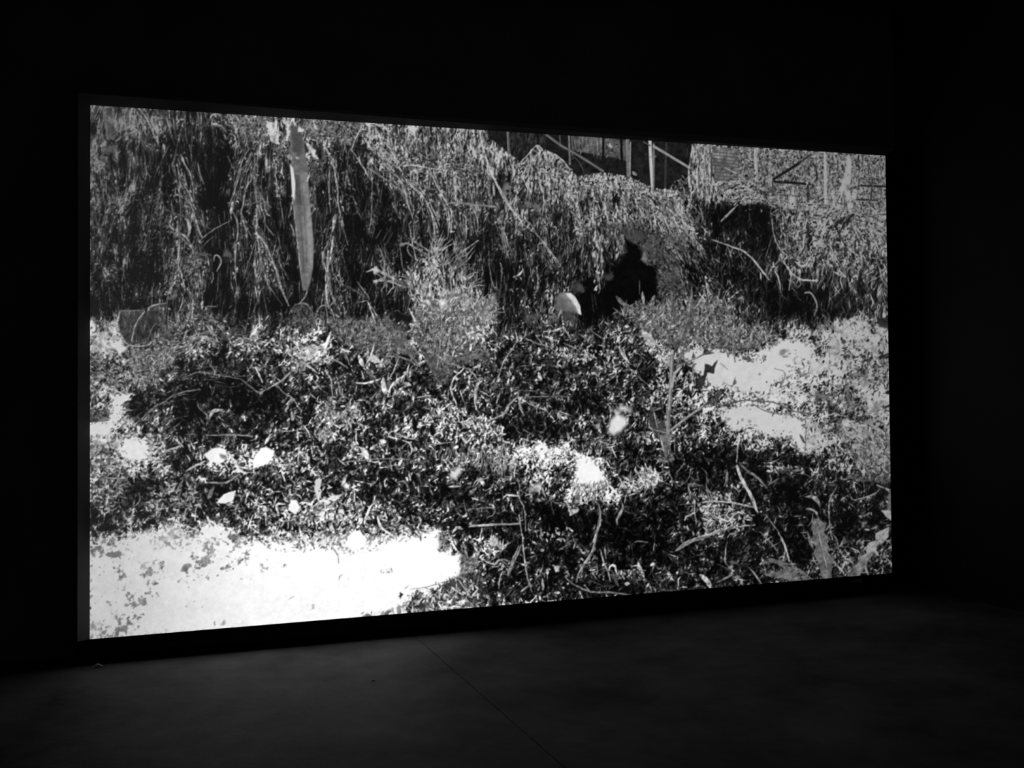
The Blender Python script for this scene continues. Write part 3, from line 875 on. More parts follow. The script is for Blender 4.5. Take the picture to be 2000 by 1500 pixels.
# middle left: netting over sticks, pale ground
draw(130, 540, '''
r 68 16 | 168,440 240,430 340,410 392,400 430,480 445,560 380,572 330,582 240,572 168,560
r 80 12 | 320,480 400,470 445,560 380,572
p 25 8 | 400,256 540,250 740,208 742,260 705,320 662,480 620,492 500,512 450,500 402,440 380,340
t 58 50 90 6 100 20 | 400,270 560,260 640,470 470,490
t 52 40 90 6 60 30 | 560,260 740,230 690,400 600,480
d 13 | 540,370 620,360 630,460 540,460
s 15 64 | 402,256 382,330 372,380
r 68 8 | 340,340 385,330 395,420 430,490 330,480
s 8 46 | 402,256 470,260 545,255
s 11 50 | 390,350 410,440 450,500 500,522 600,520 660,482
s 13 44 | 580,260 530,340 500,420 490,490
s 9 36 | 580,260 640,380 650,470
s 16 46 | 610,240 660,215 742,200
s 12 40 | 705,310 690,400 668,480
p 30 10 | 700,320 740,300 800,480 830,510 680,520
s 9 36 | 770,310 820,340 900,350 950,340
s 10 54 | 755,310 778,412
d 11 | 720,450 780,450 790,520 720,520
s 15 46 | 950,330 972,432
s 17 72 | 1030,340 1032,432
s 20 72 | 1085,370 1110,430 1142,492
s 13 57 | 868,502 908,400
s 13 42 | 1010,300 1080,300 1130,350 1200,450
s 13 40 | 1020,320 1100,330 1160,400
H 110 56 120 60 | 790,0 745,130 705,300 680,490
H 110 52 110 60 | 880,0 900,180 960,320 1010,450
H 90 52 80 60 | 1000,0 1020,190 1040,330 1110,440
H 60 48 60 60 | 620,240 560,330 500,490
H 60 44 50 60 | 590,250 640,380 655,480
H 60 50 60 60 | 400,260 440,380 480,500
H 90 64 120 50 | 660,510 860,535 1000,455 1150,495
H 80 46 70 50 | 1040,300 1140,360 1220,480
s 24 58 | 1020,190 1018,245
s 13 40 | 1040,225 1132,226
s 10 36 | 1222,270 1180,332
s 17 36 | 930,280 970,300 1040,252
s 24 50 | 660,500 740,550 860,530 900,520 1000,450 1080,470 1145,492
h 130 66 150 60 | 480,560 660,560 850,540 1000,460
h 120 62 130 60 | 500,560 540,680 560,840
h 120 60 110 60 | 640,560 620,700 560,830
h 90 52 90 60 | 780,560 690,700 640,760
h 120 62 120 40 | 172,700 280,760 420,760
h 120 86 120 30 | 1680,620 1800,580 1940,540
h 100 76 120 26 | 1250,480 1450,500 1650,520
r 44 26 20 | 500,570 800,545 790,660 640,760 560,830 490,700
t 62 120 44 10 100 60 | 480,540 820,540 800,680 620,800 500,860
t 60 130 50 13 60 60 | 172,580 480,600 480,880 172,900
r 82 18 | 330,890 500,878 430,960 420,1010 372,1130 350,1180 320,1235 168,1225 168,1090 290,1085 340,980
r 66 30 | 168,1225 380,1205 640,1230 632,1380 540,1390 440,1410 380,1330 330,1290 330,1430 168,1460
r 70 14 | 400,1100 480,1070 520,1080 440,1120
t 40 110 40 16 70 60 | 168,1000 330,1010 300,1090 168,1090
t 44 70 34 18 60 60 | 170,1250 340,1290 320,1480 170,1480
r 86 12 | 380,1305 420,1222 520,1205 600,1240 642,1310 600,1372 520,1402 450,1390
d 10 | 830,780 1250,790 1540,900 1500,1030 1250,1010 1200,960 1000,900 870,880
d 11 | 800,920 980,920 1050,1100 1000,1150 850,1130
d 12 | 440,950 620,880 640,960 500,1050
d 9 | 1230,880 1560,920 1600,1010 1280,1020
H 90 46 70 60 | 870,760 1080,730 1310,770 1470,860
H 90 46 70 60 | 960,850 800,890 650,990 540,1090
s 17 80 | 1420,680 1472,795
s 17 60 | 2000,600 1850,640 1720,690 1630,770 1500,852
t 74 50 40 18 60 60 | 1700,640 1850,600 1860,650 1720,710
s 12 52 | 1560,800 1640,880 1690,910 1770,1010
l 18 72 | 1640,1025 1692,908
s 13 46 | 1065,620 1090,680 1130,722
s 13 44 | 870,760 990,720 1080,730 1200,750 1310,770
s 13 46 | 1310,770 1440,870 1500,850
s 13 44 | 740,940 810,890 960,850
s 22 36 | 740,940 650,990 560,1080
s 12 44 | 980,940 1000,990 1062,1050 1050,1120
s 9 40 | 1000,1060 1035,1112
s 15 52 | 1060,1195 1230,1190 1400,1202
r 88 14 | 1725,465 1795,445 1835,480 1780,502
r 76 20 | 1690,560 1880,515 1935,580 1850,632 1750,612
t 80 60 46 18 50 50 | 1200,450 1700,470 1900,520 1700,600 1300,520
l 26 86 | 1988,410 1935,565
p W 8 | 1030,1342 1090,1292 1150,1280 1200,1300 1212,1370 1150,1412 1080,1390
p 42 12 | 1150,1335 1200,1345 1205,1375 1160,1362
p W 8 | 1408,1352 1460,1290 1500,1278 1562,1312 1540,1382 1480,1422 1398,1447 1400,1390
s 32 84 | 1215,1320 1260,1390 1290,1440 1352,1482
s 20 56 | 850,1200 872,1240 820,1290 740,1302
s 13 62 | 915,1260 932,1312
l 26 58 | 640,1220 642,1300
s 13 76 | 1735,1150 1740,1232
l 24 62 | 1695,1025 1702,1088
l 26 72 | 1312,1052 1340,1060
l 26 76 | 1535,1182 1488,1265
r 74 12 | 1890,1185 1960,1140 1995,1200 1905,1232
l 42 82 | 1738,1308 1812,1370 1800,1410
l 30 60 | 1070,1080 1100,1015 1180,1000
p 24 8 | 405,262 540,258 575,262 530,340 500,420 490,490 450,495 405,435 385,345
t 46 26 80 6 100 16 | 405,270 540,262 500,470 440,470
p 20 10 | 585,275 690,250 690,330 655,450 560,480 510,450 535,350
t 40 26 80 6 80 26 | 590,280 690,260 640,450 530,450
s 16 68 | 402,256 384,330 362,410 335,480
s 9 50 | 402,256 470,260 545,255
s 12 54 | 390,350 410,440 450,500 500,522 600,520 660,482
s 14 48 | 585,260 532,340 502,420 492,490
s 16 50 | 610,240 660,215 742,200
''')
# centre: the broad thistle
draw(500, 540, '''
r 26 14 | 250,290 290,220 360,200 410,240 445,340 400,400 280,390
s 13 40 | 250,280 290,222 360,200 410,240 442,330
s 13 46 | 445,300 490,222 550,232 580,290 602,380
s 8 42 | 345,352 370,312 402,372
t 40 70 34 9 70 60 | 260,260 420,240 580,250 620,400 280,400
s 17 44 | 330,200 370,150 385,110
s 13 64 | 525,0 530,150 548,240
s 8 44 | 540,60 600,200 640,290
s 10 46 | 510,100 490,212
s 12 56 | 160,20 200,120 247,222
s 14 72 | 840,190 870,270 892,340
s 11 62 | 870,230 912,302
s 8 46 | 760,40 848,152
s 7 36 | 690,70 800,142
s 10 44 | 765,196 842,180
p 10 20 | 1010,260 1180,290 1180,350 1060,330
d 9 | 690,770 780,740 1050,600 1140,640 1090,740 1000,760 930,850 780,850
d 10 | 1190,700 1300,850 1230,880 1170,800
r 40 30 20 | 560,330 900,320 1100,420 1180,560 900,560 640,480
t 50 200 40 10 70 50 | 560,330 1000,330 1200,560 900,600 640,480
t 74 260 56 12 80 26 | 1060,-30 1240,-60 1420,-120 1500,-60 1640,60 1820,200 1800,420 1600,560 1400,600 1240,450 1110,180
t 88 80 40 14 75 40 | 1080,20 1240,-80 1420,-40 1500,240 1400,300 1250,260 1130,120
r 40 40 30 | 1230,250 1480,150 1640,170 1800,180 1740,300 1600,470 1740,600 1560,640 1400,720 1280,600 1200,430
t 66 190 60 12 95 30 | 1250,250 1500,180 1780,220 1700,480 1500,640 1300,600
f 9 70 18 230 -95 18 | 1400,270
f 9 64 14 270 -60 18 | 1400,260
f 9 58 12 240 -125 16 | 1380,300
f 9 60 10 200 -80 20 | 1560,260 1660,300 1260,200
f 9 60 9 160 -50 22 | 1640,300 1700,330
f 9 52 10 170 -90 22 | 1340,-130 1360,-160
f 8 44 10 170 -55 20 | 1500,-130 1480,-170
s 17 48 | 1470,-130 1560,-190 1670,-270
s 20 44 | 1095,-245 1150,-240 1290,-160
s 15 44 | 1140,-290 1290,-200
o 18 50 | 1100,-240 
t 82 26 36 16 60 60 | 1250,-130 1400,-150 1380,-80 1270,-90
s 22 54 | 830,-35 900,-48 1000,0 1100,50
s 24 56 | 885,34 1000,36 1120,82
o 26 78 | 900,-46 
o 22 76 | 900,36
f 10 50 5 110 -60 40 | 1000,0 1060,30 960,40
f 10 48 6 110 70 40 | 980,0 1060,70
s 22 64 | 1150,240 1200,340 1255,442
s 15 48 | 1360,700 1380,560 1390,430 1400,270
s 12 44 | 1310,380 1350,520 1370,640
s 12 50 | 1460,400 1440,540 1400,660
l 70 33 | 1240,560 1310,620 1352,740
r 32 10 14 | 1338,755 1400,690 1470,700 1492,760 1420,805 1350,795
o 14 16 | 1420,750
r 38 8 10 | 955,285 1012,330 1062,420 1105,490 1040,455 990,372
f 10 40 7 90 -90 35 | 990,360 1040,430 1100,500
s 26 40 | 930,520 1000,490 1080,520 1150,580 1232,672
f 9 42 7 80 -70 35 | 1010,500 1090,530 1160,600
s 20 44 | 980,600 1080,605 1150,630 1222,672
l 56 38 | 1440,630 1560,598 1745,612
f 9 40 8 80 -60 40 | 1520,610 1600,595 1680,600
s 13 46 | 1470,650 1540,680 1642,702
s 22 62 | 1510,480 1600,430 1702,390
s 24 46 | 1540,530 1620,470 1722,430
f 9 46 6 70 -110 40 | 1580,440 1650,410
s 18 44 | 1620,380 1680,270 1740,200 1802,190
f 9 44 6 80 -40 40 | 1650,330 1700,240 1750,200
t 86 60 30 18 80 30 | 1480,300 1780,280 1780,560 1500,600
s 15 52 | 1995,445 1920,550 1860,640 1830,730 1790,832
s 18 74 | 1560,690 1490,760 1465,830 1480,900 1505,962
s 13 64 | 1600,700 1650,750 1670,802
l 26 74 | 1667,805 1648,880 1655,945
s 15 66 | 1830,880 1805,955
s 20 64 | 1970,895 1900,970 1850,1040 1750,1082
s 13 60 | 1975,900 1985,960 2000,1000
s 22 78 | 1150,660 1130,720 1080,770 1020,820 990,902
t 76 26 50 14 110 26 | 1040,760 1170,680 1160,800 1020,900
s 16 68 | 1070,620 1030,720 990,782
l 44 78 | 955,755 962,850 988,885
s 20 76 | 755,800 840,800 935,768
s 13 42 | 940,840 880,770 830,700
s 13 44 | 912,868 850,932
s 12 62 | 1050,900 1092,850
l 34 66 | 1105,798 1168,818
s 18 64 | 1210,910 1312,894
s 16 80 | 815,682 860,600 892,500
l 34 88 | 768,585 790,640 812,685
r 78 14 | 820,580 900,590 935,642 870,642 830,620
s 13 64 | 630,530 680,610 702,662
s 13 76 | 793,710 812,772
s 15 56 | 540,620 600,630 692,692
s 13 62 | 520,680 530,720 560,770 577,902
s 15 56 | 620,800 640,880 700,922
s 13 54 | 425,770 492,852
r 76 12 | 540,1032 620,1062 640,1022 702,990 680,1062 600,1082
r 60 14 | 460,1180 530,1130 582,1182 520,1232
s 16 62 | 712,1335 715,1300 740,1282 775,1280
l 44 86 | 775,1280 820,1320 842,1392
l 34 82 | 925,1228 978,1250
l 28 72 | 905,1262 855,1302
s 16 74 | 1100,1230 1150,1250 1172,1310 1140,1352
s 13 62 | 1040,1170 1120,1210 1202,1222
l 24 74 | 1540,1200 1585,1255
s 13 52 | 1270,1272 1480,1242
s 11 50 | 650,1397 800,1380 1000,1370 1300,1392
t 90 150 40 17 70 40 | 1300,900 1480,970 1750,1070 1850,1110 1880,1250 1600,1160 1500,1080 1300,1060
t 78 140 40 15 70 50 | 440,900 760,930 860,1060 760,1160 540,1120
t 80 60 40 16 75 40 | 150,1330 480,1250 560,1440 200,1480
s 13 80 | 310,1150 316,1232
''')
# middle right: white fluff, tall thistle, bush
draw(880, 540, '''
s 13 50 | 530,450 620,490 740,530 782,562
s 12 56 | 640,440 692,512
s 22 62 | 755,416 850,384
s 12 52 | 850,380 902,472
s 12 56 | 850,500 962,552
s 12 44 | 960,430 1052,482
s 12 40 | 1060,410 1160,480
o 40 30 | 600,320 640,300
o 44 26 | 880,310 920,320
t 74 100 28 16 80 30 | 700,520 1000,540 1220,560 1240,600 1000,640 800,620
d 7 | 640,680 960,640 960,780 700,800
d 7 | 560,940 780,900 1000,960 1180,940 1160,1040 800,1000
l 28 78 | 1258,525 1300,590 1345,655
l 28 78 | 658,718 684,785
s 18 58 | 510,900 430,980 390,1062
s 13 60 | 515,905 520,980 552,1042
s 13 50 | 520,900 600,960 700,1000 762,1052
s 12 56 | 590,930 642,992
s 14 38 | 560,905 750,900 912,900
s 11 40 | 450,850 650,862
l 20 60 | 1030,990 1040,1030
l 30 62 | 810,1015 820,1070
s 10 56 | 545,1150 610,1185
p 86 24 | 1180,1165 1200,1080 1250,1025 1320,1060 1330,1112 1280,1165 1230,1192
p 68 20 | 1215,1005 1290,962 1362,990 1372,1022 1300,1012 1250,1042
p 58 14 | 1075,1115 1122,1100 1125,1150 1090,1145
d 5 | 1340,1000 1420,960 1420,1060 1360,1080
r W 22 | 500,1292 600,1270 660,1232 720,1262 740,1292 860,1282 870,1242 902,1242 862,1332 760,1352 720,1405 640,1352 560,1342
o 18 30 | 640,1320
r W 20 | 938,1372 980,1342 1040,1362 1122,1372 1112,1422 1142,1482 1172,1575 1100,1600 1000,1610 930,1570 950,1442
t 80 90 50 9 100 30 | 500,1240 700,1230 900,1300 1180,1560 960,1560 700,1380
s 12 62 | 880,1252 920,1230 945,1268
s 11 62 | 990,1250 992,1310 970,1335
s 9 46 | 420,1240 415,1400 405,1500
d 6 | 100,1420 400,1400 560,1440 540,1500 100,1500
r 38 40 20 | 1230,290 1400,210 1560,250 1660,170 1760,260 1960,160 2100,240 2130,340 2000,470 1780,470 1640,520 1560,460 1440,400 1400,290
t 46 320 44 12 90 45 | 1220,280 1400,190 1660,170 1960,150 2120,260 2120,400 1900,460 1700,540 1500,440
t 66 90 30 12 85 40 | 1400,260 1800,300 2100,300 2000,480 1800,440 1600,500
f 10 44 8 110 -90 30 | 1300,300 1560,290 1655,250
p 66 6 | 1435,400 1500,430 1552,500 1505,545 1450,475
k 15 60 | 1500,455 1560,520 1652,612
t 70 60 50 14 60 40 | 1560,560 1660,560 1650,700 1600,660
l 70 34 | 1680,560 1740,440 1790,300 1815,110
s 9 44 | 1720,480 1775,340 1808,160
s 15 46 | 1830,250 1870,190 1905,130
k 22 64 | 1668,560 1658,640 1655,720
k 30 44 | 1640,1330 1632,1180 1640,1000 1652,850 1660,700 1664,600
k 8 66 | 1640,1000 1650,850 1658,700 1662,600
k 8 58 | 1626,1180 1634,1010
r 36 6 8 | 1690,660 1725,570 1792,462 1778,540 1752,622 1700,690
k 18 64 | 1664,830 1682,740 1730,675
k 13 44 | 1700,690 1760,650 1900,592 2000,535
p 38 6 | 1548,1185 1640,1195 1655,1310 1600,1315
s 11 68 | 1578,1210 1602,1312
p 27 6 | 1488,1085 1498,955 1530,1000 1562,1100 1612,1080 1622,1185 1532,1175 1500,1152
s 8 66 | 1522,990 1552,1132
s 16 46 | 1490,1080 1500,1140 1560,1160 1640,1180
r 37 6 8 | 1558,1352 1620,1310 1676,1330 1672,1382 1600,1405 1555,1385
t 55 30 16 12 60 60 | 1570,1340 1670,1330 1660,1390 1580,1395
k 20 48 | 1640,1165 1760,1072 1900,972 2010,895
k 7 64 | 1660,1150 1770,1062 1900,968
s 10 50 | 1680,1190 1685,1320
t 62 46 30 14 70 40 | 1360,1180 1500,1160 1500,1260 1380,1260
t 60 40 40 10 80 40 | 1000,1200 1300,1180 1300,1320 1040,1300
''')
# right: bare bright ground between shrubs
draw(1250, 540, '''
r 40 40 30 | 380,470 620,420 860,360 950,440 900,520 700,560 480,520
r 78 22 10 | 348,545 480,530 620,560 700,605 830,585 950,545 1040,470 1200,482 1300,522 1300,620 1200,720 1000,800 950,880 800,875 640,850 500,805 478,745 410,705 398,645 338,622
m 77 0 | 950,865 1100,802 1280,790 1350,842 1280,962 1180,985 1000,945
r 77 24 16 | 585,1005 700,970 850,960 1000,1020 1200,1062 1250,1150 1245,1265 1330,1275 1240,1330 1190,1310 1140,1210 900,1190 800,1130 700,1165 620,1085
m 66 8 | 1255,1085 1400,1090 1470,1240 1300,1285 1250,1250
m 72 5 | 1290,595 1500,580 1610,640 1450,752 1290,745
m 64 8 | 1620,830 1882,810 1884,925 1760,1002 1640,955
m 62 12 | 1500,320 1620,295 1780,340 1872,402 1872,445 1500,425
m 60 15 | 1420,560 1600,480 1640,600 1560,660
t 44 60 30 12 80 50 | 1340,440 1640,480 1860,500 1860,600 1640,560 1500,520
m 62 15 | 1300,440 1640,440 1880,460 1880,600 1640,560 1400,540
m 60 15 | 1580,820 1880,640 1880,820 1700,830
m 58 18 | 1480,1180 1700,1000 1885,940 1885,1400 1640,1420 1560,1280
m 40 62 | 1500,660 1880,590 1880,800 1700,810 1560,770
t 48 70 28 12 70 50 | 1560,680 1880,600 1880,800 1700,800 1560,760
m 40 55 | 1230,850 1600,780 1650,960 1500,1030 1280,1010
t 44 60 30 12 60 50 | 1240,850 1600,790 1640,960 1500,1020 1300,1000
m 44 62 | 1270,1080 1500,1060 1600,1180 1420,1260
t 46 30 30 12 60 50 | 1280,1090 1500,1060 1600,1180 1420,1240
m 50 60 | 1500,950 1700,900 1880,930 1880,1010 1600,1080
t 50 110 40 11 75 40 | 1480,1180 1880,1020 1885,1480 1640,1420
p 17 6 | 490,655 538,672 582,630 562,690 556,728 505,722 494,765 482,822 440,855 428,765 478,742
r 26 10 | 655,838 600,900 560,962 478,972 540,908 600,850
p 30 6 | 400,565 418,612 388,618
p 24 5 | 480,538 505,542 532,582 468,592
s 13 34 | 330,655 450,600 560,540 650,490 722,450
l 34 36 | 558,535 640,480 665,495
p 40 6 | 715,748 728,802 688,828
s 8 42 | 600,648 662,702
s 8 46 | 620,790 692,832
s 20 38 | 700,490 705,560 715,642
l 30 30 | 765,608 845,632
m 38 46 | 1080,580 1200,570 1312,680 1292,762 1160,742 1100,662
s 10 44 | 1010,690 1085,722 1060,835
s 8 44 | 1085,720 1112,790
m 38 40 | 1310,775 1370,735 1435,740 1420,778
s 8 44 | 960,882 1080,822 1220,792
s 13 32 | 560,952 650,960 800,930 900,940 1000,945 1100,990 1200,1020 1300,1030 1420,1005 1552,1052
m 30 44 | 620,902 740,870 880,890 935,932 800,942 660,962
s 11 38 | 840,950 920,1000 1030,1030 1150,1020
s 8 42 | 920,990 1000,940
m 34 46 | 1540,900 1700,950 1650,992 1560,965
r 22 24 | 1580,1062 1700,1040 1740,1060 1650,1100
s 12 50 | 1440,1030 1550,1052
s 7 28 | 1240,1050 1246,1200 1240,1312
l 24 26 | 1200,1185 1238,1255
o 22 46 | 665,1080
o 13 50 | 770,1075 825,1088 898,735
o 30 46 | 1080,570 1010,500
t 44 46 16 10 60 60 | 760,560 960,600 940,650 760,640
d 8 | 940,180 1150,170 1180,300 960,330
d 6 | 1180,260 1460,280 1450,400 1180,380
d 6 | 960,360 1080,380 1080,450 1000,440
p 16 14 | 1782,330 1872,328 1874,392 1795,380
s 9 46 | 730,420 770,300
s 9 44 | 700,470 680,380
t 58 60 40 10 85 20 | 820,400 960,420 960,500 820,500
''')
# bottom left: over-exposed ground with scraps
draw(130, 880, '''
t 55 120 40 16 60 60 | 172,100 420,60 480,260 300,420 172,400
d 16 | 440,220 600,160 640,260 540,340 450,320
d 15 | 960,260 1130,300 1120,420 980,380
d 13 | 1180,260 1330,200 1320,300 1250,330
w W 50 22 | 178,690 330,680 420,655 560,620 600,600 760,560 800,490 850,490 880,600 960,640 1040,545 1160,545 1300,645 1500,660 1800,705 2050,745 2050,1330 1000,1365 178,1410
p 92 4 | 1128,392 1180,332 1222,310 1272,298 1252,372 1200,397
p 44 6 | 1060,362 1072,300 1112,265 1092,352
p 50 6 | 998,385 1006,325 1024,382
s 18 72 | 745,180 740,132 785,110
s 16 64 | 510,240 500,180 530,146 562,172
s 14 62 | 412,110 392,192
s 11 72 | 480,540 492,652
s 20 50 | 1290,180 1200,240 1050,242
s 22 62 | 900,152 960,120 1042,80
s 14 84 | 1610,140 1642,232
s 13 66 | 350,280 390,220
s 9 60 | 280,200 420,210 480,190
p 96 5 | 1680,372 1732,370 1752,440 1710,482 1678,432
p 95 5 | 1868,322 1912,320 1892,382
p 92 5 | 1876,242 1922,205 1900,290
s 30 90 | 1848,435 1900,392 2005,348
s 22 74 | 1590,485 1580,402 1642,402
s 20 80 | 1760,390 1830,400 1852,442
s 16 72 | 1445,345 1400,435
s 14 76 | 1440,410 1490,440 1500,560
s 14 70 | 1600,560 1560,640
t 80 150 44 16 60 60 | 1300,300 2000,180 2000,640 1750,640 1350,480
t 62 120 44 20 50 60 | 600,240 960,200 980,420 640,480
m 36 42 | 170,715 260,712 380,750 500,740 510,820 380,830 170,790
m 46 55 | 280,660 430,660 500,740 400,760 300,720
m 42 50 | 330,860 440,870 450,950 380,960
m 46 40 | 594,846 730,840 720,930 640,960 540,950 560,860
m 44 42 | 870,860 1030,870 1020,940 930,970 850,970
m 44 44 | 1030,960 1060,900 1250,840 1360,770 1360,830 1180,920 1090,975
m 46 50 | 930,720 1100,720 1120,850 1000,870 930,830
m 34 44 | 1180,620 1500,630 1480,690 1300,720 1180,690
m 44 52 | 780,530 860,540 850,630 780,610
m 42 40 | 745,685 800,682 795,735 760,735
m 60 52 | 1440,850 1660,840 1660,890 1540,930 1440,920
m 60 45 | 1515,780 1590,785 1570,825 1520,820
m 44 40 | 440,1050 530,1110 640,1065 710,1060 680,1150 560,1190 460,1170
m 40 38 | 330,1225 430,1215 470,1250 580,1205 560,1300 400,1390 330,1395 370,1300
m 44 45 | 205,1360 270,1270 310,1300 360,1310 290,1405
m 48 42 | 590,1000 700,970 680,1030 600,1030
m 50 45 | 390,1040 430,1000 500,1000 470,1055
m 52 40 | 280,1200 300,1140 355,1140 320,1205
m 60 50 | 540,840 620,820 610,950 540,955
m 56 50 | 1090,1280 1320,1285 1320,1330 1110,1325
m 50 52 | 180,1250 230,1300 240,1400 180,1400
m 62 58 | 560,620 900,560 1000,640 900,760 620,740
m 50 55 | 1000,640 1450,650 1340,790 1000,860
t 74 16 14 8 20 50 | 640,940 1500,920 1500,1250 900,1340 560,1330
t 64 12 14 8 20 50 | 200,820 560,900 700,1180 560,1300 200,1200
s 10 62 | 1660,1122 1705,1095
e 84 20 | 178,690 330,680 420,655 560,620 600,600 760,560 800,490 850,490 880,600 960,640 1040,545 1160,545 1300,645 1500,660 1800,705
''')
draw(500, 880, '''
w W 24 20 | -40,700 200,702 480,682 500,702 690,722 900,742 1000,662 1150,642 1240,602 1362,592 1382,642 1372,762 1540,795 1552,900 1540,942 1400,1002 1230,1055 1130,1132 1000,1190 880,1235 780,1255 -40,1330
e W 16 | 200,702 480,682 500,702 690,722 900,742 1000,662 1150,642 1240,602 1362,592
e W 14 | 1540,942 1400,1002 1230,1055 1130,1132
r 45 20 30 | 1380,640 1450,650 1440,740 1380,750
r 45 40 20 | 1550,800 1650,820 1640,930 1545,930
p W 6 | 690,650 730,602 780,600 822,652 822,722 760,742 688,722
r 92 10 | 508,372 570,336 642,335 600,382 520,402
p 95 5 | 243,402 300,380 332,430 300,482 250,452
p 92 6 | 458,472 522,450 512,512 470,512
p 90 6 | 618,442 662,440 662,482 620,472
s 24 86 | 905,368 850,440 822,510 815,552
s 22 88 | 915,490 930,560 980,612 1042,642
s 15 78 | 960,592 1000,576 1042,590 1030,612
p 84 6 | 443,222 480,200 492,240 470,300 492,362 460,352 438,292
p 66 6 | 638,262 660,190 686,180 672,262
s 15 74 | 972,272 965,232 982,210
s 16 50 | 1060,242 1110,230 1140,270 1152,312
s 13 86 | 1218,270 1222,312
p 84 20 | 1455,195 1500,130 1535,110 1545,165 1490,215
t 70 170 70 8 95 16 | 1250,0 1900,-40 1980,100 1800,140 1560,120 1400,60
s 20 72 | 1450,270 1535,268
f 9 80 9 90 80 35 | 1685,205
s 15 60 | 1600,572 1780,560 1985,550
s 17 76 | 1885,332 1980,342
p 84 16 | 1745,695 1780,640 1815,660 1815,702 1770,715
f 10 84 7 70 -90 30 | 1780,700 1840,740
s 18 52 | 1975,715 1920,840 1888,932
s 16 57 | 1790,862 1830,820 1882,852
s 13 50 | 1600,440 1780,430 1785,480 1740,500
d 6 | 1780,450 1960,470 1940,540 1780,540
d 7 | 1540,120 1700,140 1700,210 1560,220
d 8 | 960,150 1060,130 1060,200 980,200
s 8 50 | 1160,1042 1300,1020 1480,966 1562,940
r 26 10 | 1290,1035 1330,1040 1350,1085 1320,1070
r 26 8 | 1075,1070 1110,1075 1085,1110
s 8 60 | 1115,1040 1150,1010
l 30 40 | 945,1255 1015,1195
r 50 16 | 800,1240 850,1225 880,1255 800,1258
r 24 26 | 1140,1240 1160,1150 1215,1060 1260,1110 1340,1090 1400,1000 1560,950 1700,930 1700,1230
t 78 220 46 14 80 45 | 1130,1240 1160,1140 1220,1060 1330,1100 1400,1000 1560,950 1650,1000 1700,1210
s 11 74 | 1520,970 1600,1080
s 11 66 | 1560,970 1590,1060
l 34 78 | 1500,1150 1590,1130
l 30 76 | 1370,1190 1450,1170
s 12 62 | 240,1122 284,1094
s 9 70 | 622,985 630,945 652,930
s 9 74 | 690,970 695,945
t 84 14 16 8 0 30 | 910,890 1030,890 1030,920 910,920
s 16 50 | 572,720 600,765 615,790
s 12 62 | 615,780 622,850
m 78 60 | 360,1120 480,1140 470,1220 380,1220
m 60 45 | 30,840 120,830 110,920 30,920
m 60 42 | 140,835 225,830 220,880 150,880
t 66 60 34 16 60 50 | 0,650 480,640 700,700 480,760 100,760
t 84 200 44 17 70 55 | 380,380 900,380 1350,560 1300,660 1000,660 820,600 500,640 380,560
m 60 55 | 560,730 960,735 800,775 640,770
''')
draw(880, 880, '''
s 15 60 | 150,566 300,556 522,548
o 14 74 | 150,552
l 28 68 | 10,625 50,580 95,592
s 13 76 | 482,205 480,150 488,120
s 12 54 | 500,210 520,270 510,350 550,420 560,500 565,605
s 13 60 | 515,480 525,560 540,650 550,760 560,860 580,960 612,1065
s 16 76 | 418,335 505,342
s 10 62 | 280,62 350,150 368,182
s 10 46 | 412,0 405,192
s 13 60 | 610,80 660,150 712,222
r 95 20 | 938,20 1000,50 1060,72 1122,62 1112,112 1142,172 1172,232 1100,262 1000,272 928,232 940,152
t 70 90 60 8 95 25 | 900,230 1200,240 1180,340 1060,380 920,330
p 60 20 | 585,290 640,250 692,250 662,302 600,314
d 4 | 700,420 860,440 860,580 720,560
d 3 | 1180,480 1560,480 1640,640 1500,800 1240,860 1180,700
d 3 | 600,720 1000,740 960,880 760,860
d 4 | 560,380 800,360 820,470 620,470
t 84 80 60 11 30 60 | 1300,180 1400,140 1560,140 1560,260 1400,290 1280,280
l 40 68 | 895,490 920,460 965,448
s 17 50 | 885,390 892,442
l 26 50 | 1288,390 1292,440 1250,520 1256,565
s 20 50 | 1070,360 1120,430 1122,540 1092,650 1070,750 1010,850 960,930 945,992
s 8 70 | 1118,500 1088,650 1062,750 1000,850 955,935
s 13 68 | 1070,692 1097,600
s 16 57 | 1120,740 1150,840 1180,900 1202,982
s 13 52 | 1160,740 1167,812
s 22 74 | 1190,905 1200,868 1235,872 1250,930
p 34 6 | 1200,930 1250,940 1262,1025 1225,980
l 32 74 | 1405,835 1430,900 1458,955
s 10 56 | 1532,690 1525,752
s 13 40 | 1380,690 1410,680 1482,690
s 16 47 | 860,950 920,1000 1050,1060 1200,1066 1362,1086
s 10 42 | 1000,720 1040,780
s 12 46 | 1030,840 1062,900
s 18 44 | 430,942 490,810 532,708
s 8 60 | 438,900 495,790
s 16 57 | 330,862 380,820 442,832
s 22 54 | 530,1060 592,1010
l 26 52 | 690,955 697,1052
p 60 6 | 765,860 822,868 815,905 790,912
l 24 86 | 722,890 732,935
l 26 70 | 672,750 705,748
p 80 16 | 285,700 330,645 355,700 312,725
f 9 70 8 90 -90 30 | 320,710 375,760
s 22 52 | 1700,752 1800,692 2010,616
l 34 72 | 1498,865 1535,848
l 44 74 | 1868,928 1930,985 1957,1045
l 26 72 | 775,1070 825,1068
l 30 62 | 1305,1002 1348,1000
l 34 66 | 725,1142 795,1140
l 26 74 | 560,1125 592,1172
t 86 24 26 12 90 10 | 345,1160 465,1140 465,1185 350,1190
t 80 16 50 26 10 40 | 0,1120 150,1120 150,1200 0,1205
s 11 66 | 100,980 132,1062
s 9 46 | 215,940 190,1032
t 70 46 28 14 60 40 | 560,580 920,580 900,680 700,680
t 58 60 26 12 70 40 | 1250,900 1460,890 1460,980 1260,960
''')
